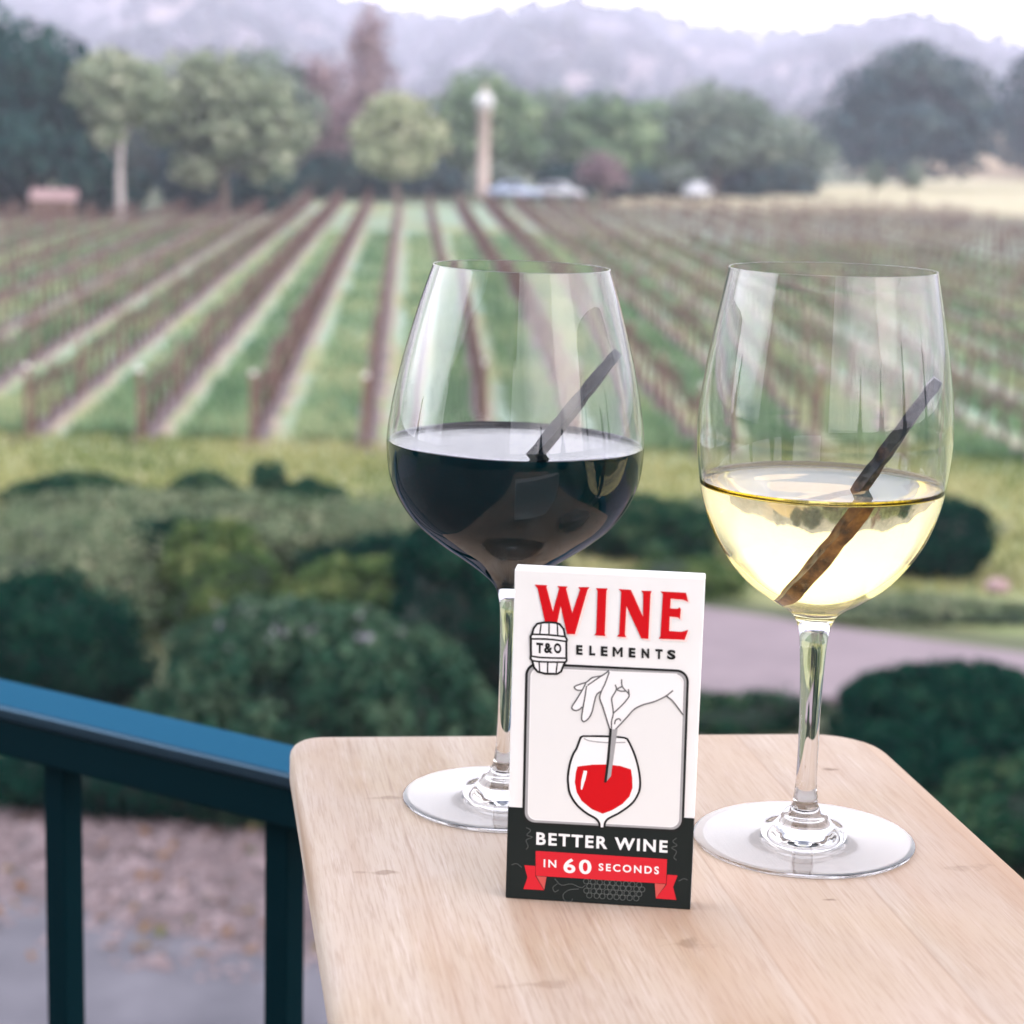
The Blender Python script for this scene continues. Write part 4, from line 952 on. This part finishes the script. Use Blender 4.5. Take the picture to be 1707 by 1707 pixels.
T('leafy_tree', 'green tree above the parked vehicles', 7.2, 184, 8.8, [(0, 0, 6.9, 2.6, 1.9), (-2.0, 0, 5.4, 2.3, 1.8), (2.3, 0, 5.2, 2.4, 1.9), (.2, 0, 3.4, 3.2, 1.8)], 'lf_tree_green', .3, seed=9, n=2200, size=.5)
T('leafy_tree', 'grey green tree between the green tree and the dark oak', 18.2, 193, 10.2, [(-1.6, 0, 8.0, 2.8, 2.2), (2.2, 0, 7.4, 2.8, 2.2), (4.2, 0, 4.8, 2.6, 2.0), (-3.4, 0, 5.2, 2.4, 2.0), (.5, -.6, 4.6, 3.4, 2.2)], 'lf_tree_grey', .32, seed=10, n=2600, size=.52)
T('oak_tree', 'large spreading dark slate green oak on the right', 46.0, 248, 17.0, [(0, 0, 13.6, 4.6, 3.2), (-4.4, 0, 10.6, 4.4, 3.2), (4.6, 0, 11.6, 4.4, 3.2), (-7.4, 0, 6.4, 4.0, 3.0), (7.2, 0, 7.6, 4.2, 3.4), (0, -1, 7.4, 5.6, 3.8), (-3.6, -1, 4.2, 5.0, 3.0), (4.8, -1, 4.4, 4.6, 3.0)], 'lf_tree_slate', .7, seed=11, n=4200, size=.75)
T('oak_tree', 'slate green tree cut off by the right border, behind the oak', 74.5, 300, 19.5, [(0, 0, 15.5, 4.4, 3.6), (-2.0, 0, 10.5, 4.8, 3.8), (2.6, 0, 9.6, 4.8, 3.8), (-1.2, 0, 5.4, 5.2, 3.4)], 'lf_tree_slate', .6, seed=12, n=2400, size=.85)
T('bare_tree', 'small dark bare tree at the vineyard edge between the two glasses', 5.9, 152.5, 4.2, [(0, 0, 3.1, 1.5, 1.0), (.7, 0, 2.4, 1.1, .8), (-.8, 0, 2.5, 1.1, .8)], 'lf_bare', .18, seed=13, n=500, size=.2, bare=True)
T('leafy_tree', 'dim green tree filling the gap right of the globe lamp post', 2.4, 196, 9.4, [(0, 0, 7.0, 2.8, 2.2), (-2.2, 0, 5.0, 2.4, 2.0), (2.4, 0, 5.2, 2.6, 2.0), (0, 0, 3.0, 3.2, 2.0)], 'lf_tree_grey', .3, seed=31, n=1800, size=.55)
T('leafy_tree', 'dim green tree between the two green trees right of the lamp post', 12.8, 204, 9.0, [(0, 0, 6.6, 2.8, 2.0), (-2.2, 0, 4.6, 2.4, 1.9), (2.4, 0, 4.8, 2.6, 1.9), (0, 0, 2.8, 3.2, 1.8)], 'lf_tree_green', .3, seed=32, n=1800, size=.55)
T('leafy_tree', 'low grey tree left of the dark oak at the meadow edge', 26.5, 212, 8.0, [(0, 0, 5.6, 3.0, 2.0), (-2.4, 0, 4.0, 2.6, 1.9), (2.6, 0, 3.8, 2.8, 1.9), (0, 0, 2.4, 3.4, 1.6)], 'lf_tree_grey', .3, seed=33, n=1800, size=.55)
T('leafy_tree', 'hazy green tree behind the wide pale tree, near the bare trees', -21.5, 168, 11.5, [(0, 0, 8.8, 3.2, 2.5), (-2.6, 0, 6.4, 2.8, 2.2), (2.8, 0, 6.4, 2.8, 2.2), (0, 0, 4.2, 3.8, 2.2)], 'lf_tree_grey', .33, seed=34, n=2000, size=.55)
for k, (x, y, lb) in enumerate(((28.9, 170, 'thin young tree in front of the pale meadow, nearer the white wine glass'), (32.5, 172, 'thin young tree in front of the pale meadow under the oak'))):
    T('young_tree', lb, x, y, 3.4, [(0, 0, 3.0, .7, .8), (.2, 0, 2.4, .6, .5)], 'lf_tree_grey', .1, seed=20 + k, n=200, size=.25)
for k, (x, y, rx, h, mt) in enumerate(((-25.5, 128, 2.4, 2.6, 'lf_tree_teal'), (-20.5, 133, 2.2, 2.4, 'lf_tree_slate'), (-16.8, 136, 2.0, 2.6, 'lf_tree_teal'), (-15.0, 163, 2.8, 3.2, 'lf_tree_teal'), (-11.2, 165, 2.2, 3.0, 'lf_tree_teal'), (-6.8, 172, 2.4, 2.8, 'lf_tree_slate'),
        (-1.6, 178, 2.4, 2.4, 'lf_tree_grey'), (3.6, 180, 2.6, 2.8, 'lf_tree_teal'), (9.5, 184, 2.8, 2.8, 'lf_tree_slate'), (14.0, 188, 2.6, 2.6, 'lf_tree_grey'), (21.5, 193, 2.8, 2.8, 'lf_tree_slate'), (26.5, 204, 3.4, 3.2, 'lf_tree_slate'), (-32.5, 127, 3.2, 3.2, 'lf_tree_teal'), (-21.8, 140, 3.4, 4.4, 'lf_tree_slate'), (-15.5, 178, 3.8, 5.0, 'lf_tree_teal'), (-8.8, 188, 4.0, 5.2, 'lf_tree_grey'), (6.8, 205, 4.4, 5.0, 'lf_tree_grey'), (21.0, 215, 4.8, 5.2, 'lf_tree_slate'), (-33.0, 185, 5.5, 8.5, 'lf_tree_slate'), (-26.0, 190, 5.0, 8.0, 'lf_tree_grey'), (-40.0, 195, 6.0, 8.5, 'lf_tree_teal'))):
    bush('far_shrub', 'dark rounded shrub in the row under the far trees', 'shrub', (x, y, 0), (rx, rx * .8, h), mt, 700, .42, 70 + k, .2, .4, 'dark shrubs under the far trees')
# low knoll on the right
V = []; n1, n2 = 24, 16
for i in range(n2):
    for j in range(n1):
        t = j / n1 * 2 * math.pi; q = i / (n2 - 1); V.append((96 + 46 * q * math.cos(t), 330 + 40 * q * math.sin(t), 12 * (.5 + .5 * math.cos(math.pi * q)) - .05))
Fc = [(i * n1 + j, (i + 1) * n1 + j, (i + 1) * n1 + (j + 1) % n1, i * n1 + (j + 1) % n1) for i in range(n2 - 1) for j in range(n1)]
M['knoll'] = noisy('dry_knoll', (0.3, 0.225, 0.15), (0.39, 0.3, 0.21), .1, .95)
o = link('knoll_terrain', np_mesh('knoll_terrain', V, np.array(Fc), M['knoll'], True)); tag(o, kind='structure')

lp = empty('lamp_post', (-3.15, 171, 0)); tag(lp, 'pale thick lamp post with a white globe beyond the vineyard', 'lamp post')
link('pole', lathe('pole', [(.62, 0), (.62, .5), (.50, .6), (.46, 6.9), (.58, 7.0), (.58, 7.15), (0, 7.15)], 20, M['lamp_stone']), lp)
link('globe', lathe('globe', [(.3, 7.15), (.36, 7.2)] + [(.78 * math.sin(t), 7.85 - .78 * math.cos(t)) for t in np.linspace(.55, 2.7, 12)] + [(.22, 8.62), (0, 8.62)], 20, M['globe']), lp)
link('finial', lathe('finial', [(.2, 8.62), (.26, 8.75), (.14, 8.9), (.05, 9.3), (0, 9.35)], 12, M['lamp_stone']), lp)

def car(label, loc, rz, paint):
    root = empty('parked_vehicle', loc, rz); tag(root, label, 'vehicle')
    bm = bmesh.new()
    prof = [(-2.1, .35), (-2.15, .75), (-1.95, .95), (-1.35, 1.0), (-.95, 1.48), (.55, 1.52), (1.15, 1.0), (1.95, .88), (2.15, .65), (2.1, .35)]
    a = [bm.verts.new((x, -.85, z)) for x, z in prof]; b = [bm.verts.new((x, .85, z)) for x, z in prof]; bm.faces.new(a); bm.faces.new(b[::-1])
    for i in range(len(prof)): bm.faces.new((a[i], b[i], b[(i + 1) % len(prof)], a[(i + 1) % len(prof)]))
    bmesh.ops.recalc_face_normals(bm, faces=bm.faces); bmesh.ops.bevel(bm, geom=list(bm.edges), offset=.06, segments=2, affect='EDGES')
    link('body', bm_mesh('body', bm, M[paint], True), root)
    bm = bmesh.new()
    for s in (-1, 1):
        q = [bm.verts.new((x, s * .856, z)) for x, z in ((-1.15, 1.03), (-.85, 1.40), (.48, 1.43), (.92, 1.03))]; bm.faces.new(q if s < 0 else q[::-1])
    link('window', bm_mesh('window', bm, M['car_glass']), root)
    for x in (-1.3, 1.3):
        for y in (-.78, .78):
            mb = MB(); mb.tube([(x, y - .1, .33), (x, y + .1, .33)], [.33, .33], 16); mb.tube([(x, y + .1, .33), (x, y - .1, .33)], [.33, .33], 16); link('wheel', mb.mesh('wheel', M['tyre'], False), root)
    return root
car('pale blue parked vehicle at the foot of the lamp post', (-.6, 169, 0), .25, 'car_blue')
car('white parked vehicle next to the pale blue one', (3.0, 171, 0), -.3, 'car_white')
car('white parked vehicle far right of the others, under the grey green tree', (15.6, 183, 0), 1.2, 'car_white')

sh_ = empty('garden_shed', (-27.0, 119.8, 0), .1); tag(sh_, 'small shed with a pinkish roof under the dark evergreen tree', 'shed')
bm = bmesh.new(); add_box(bm, (0, 0, .6), (2.2, 1.6, 1.2)); link('wall', bm_mesh('wall', bm, M['post_wood']), sh_)
bm = bmesh.new()
a = [bm.verts.new(p) for p in ((-1.3, -1, 1.15), (-1.3, 0, 1.75), (-1.3, 1, 1.15))]; b = [bm.verts.new((-p.co.x, p.co.y, p.co.z)) for p in a]
bm.faces.new(a); bm.faces.new(b[::-1])
for i in range(3): bm.faces.new((a[i], b[i], b[(i + 1) % 3], a[(i + 1) % 3]))
bmesh.ops.recalc_face_normals(bm, faces=bm.faces); link('roof', bm_mesh('roof', bm, M['boulder']), sh_)

# ------------------------------------------------------------------ what stands behind the viewer and shows only as reflections in the glasses
hs = empty('house', (-11.2, -7.0, 0), .0); tag(hs, 'dark house behind the terrace, mirrored dimly in the wine glasses', 'house')
M['timber'] = noisy('house_timber', (.05, .042, .04), (.08, .066, .06), 2, .8)
bm = bmesh.new(); add_box(bm, (0, -3, 6.0), (20, 6, 12)); link('wall', bm_mesh('wall', bm, M['timber']), hs)
bm = bmesh.new()
a = [bm.verts.new(p) for p in ((-10.7, -6.8, 11.9), (-10.7, -3, 14.6), (-10.7, .8, 11.9))]; b = [bm.verts.new((-p.co.x, p.co.y, p.co.z)) for p in a]
bm.faces.new(a); bm.faces.new(b[::-1])
for i in range(3): bm.faces.new((a[i], b[i], b[(i + 1) % 3], a[(i + 1) % 3]))
bmesh.ops.recalc_face_normals(bm, faces=bm.faces); link('roof', bm_mesh('roof', bm, M['roof_tile']), hs)
for x in (-7.5, -4.5, -1.5, 1.5, 4.5, 7.5):
    bm = bmesh.new(); add_box(bm, (x, .02, 6.9), (1.2, .05, 1.9)); link('window', bm_mesh('window', bm, M['car_glass']), hs)
for k, (x, y, h, lb) in enumerate(((15, -16, 9.5, 'slim conifer mirrored low in the right side of the wine glasses'), (24, -10, 10.5, 'taller conifer mirrored at the right edge of the wine glasses'), (9, -21, 10.0, 'conifer behind the terrace, mirrored above the dark wine'),
        (30, 2, 10, 'conifer beside the terrace, mirrored at the glass edge'), (19, -19, 8.6, 'short conifer mirrored between the taller ones in the glasses'), (-29, 5, 9.5, 'conifer mirrored in the left side of the wine glasses'))):
    T('conifer_tree', lb, x, y, h, [(0, 0, h * q, h * .2 * (1.02 - q), h * .1) for q in (.2, .34, .48, .62, .75, .86, .95)], 'lf_tree_teal', .22, seed=80 + k, n=1500, size=.4)
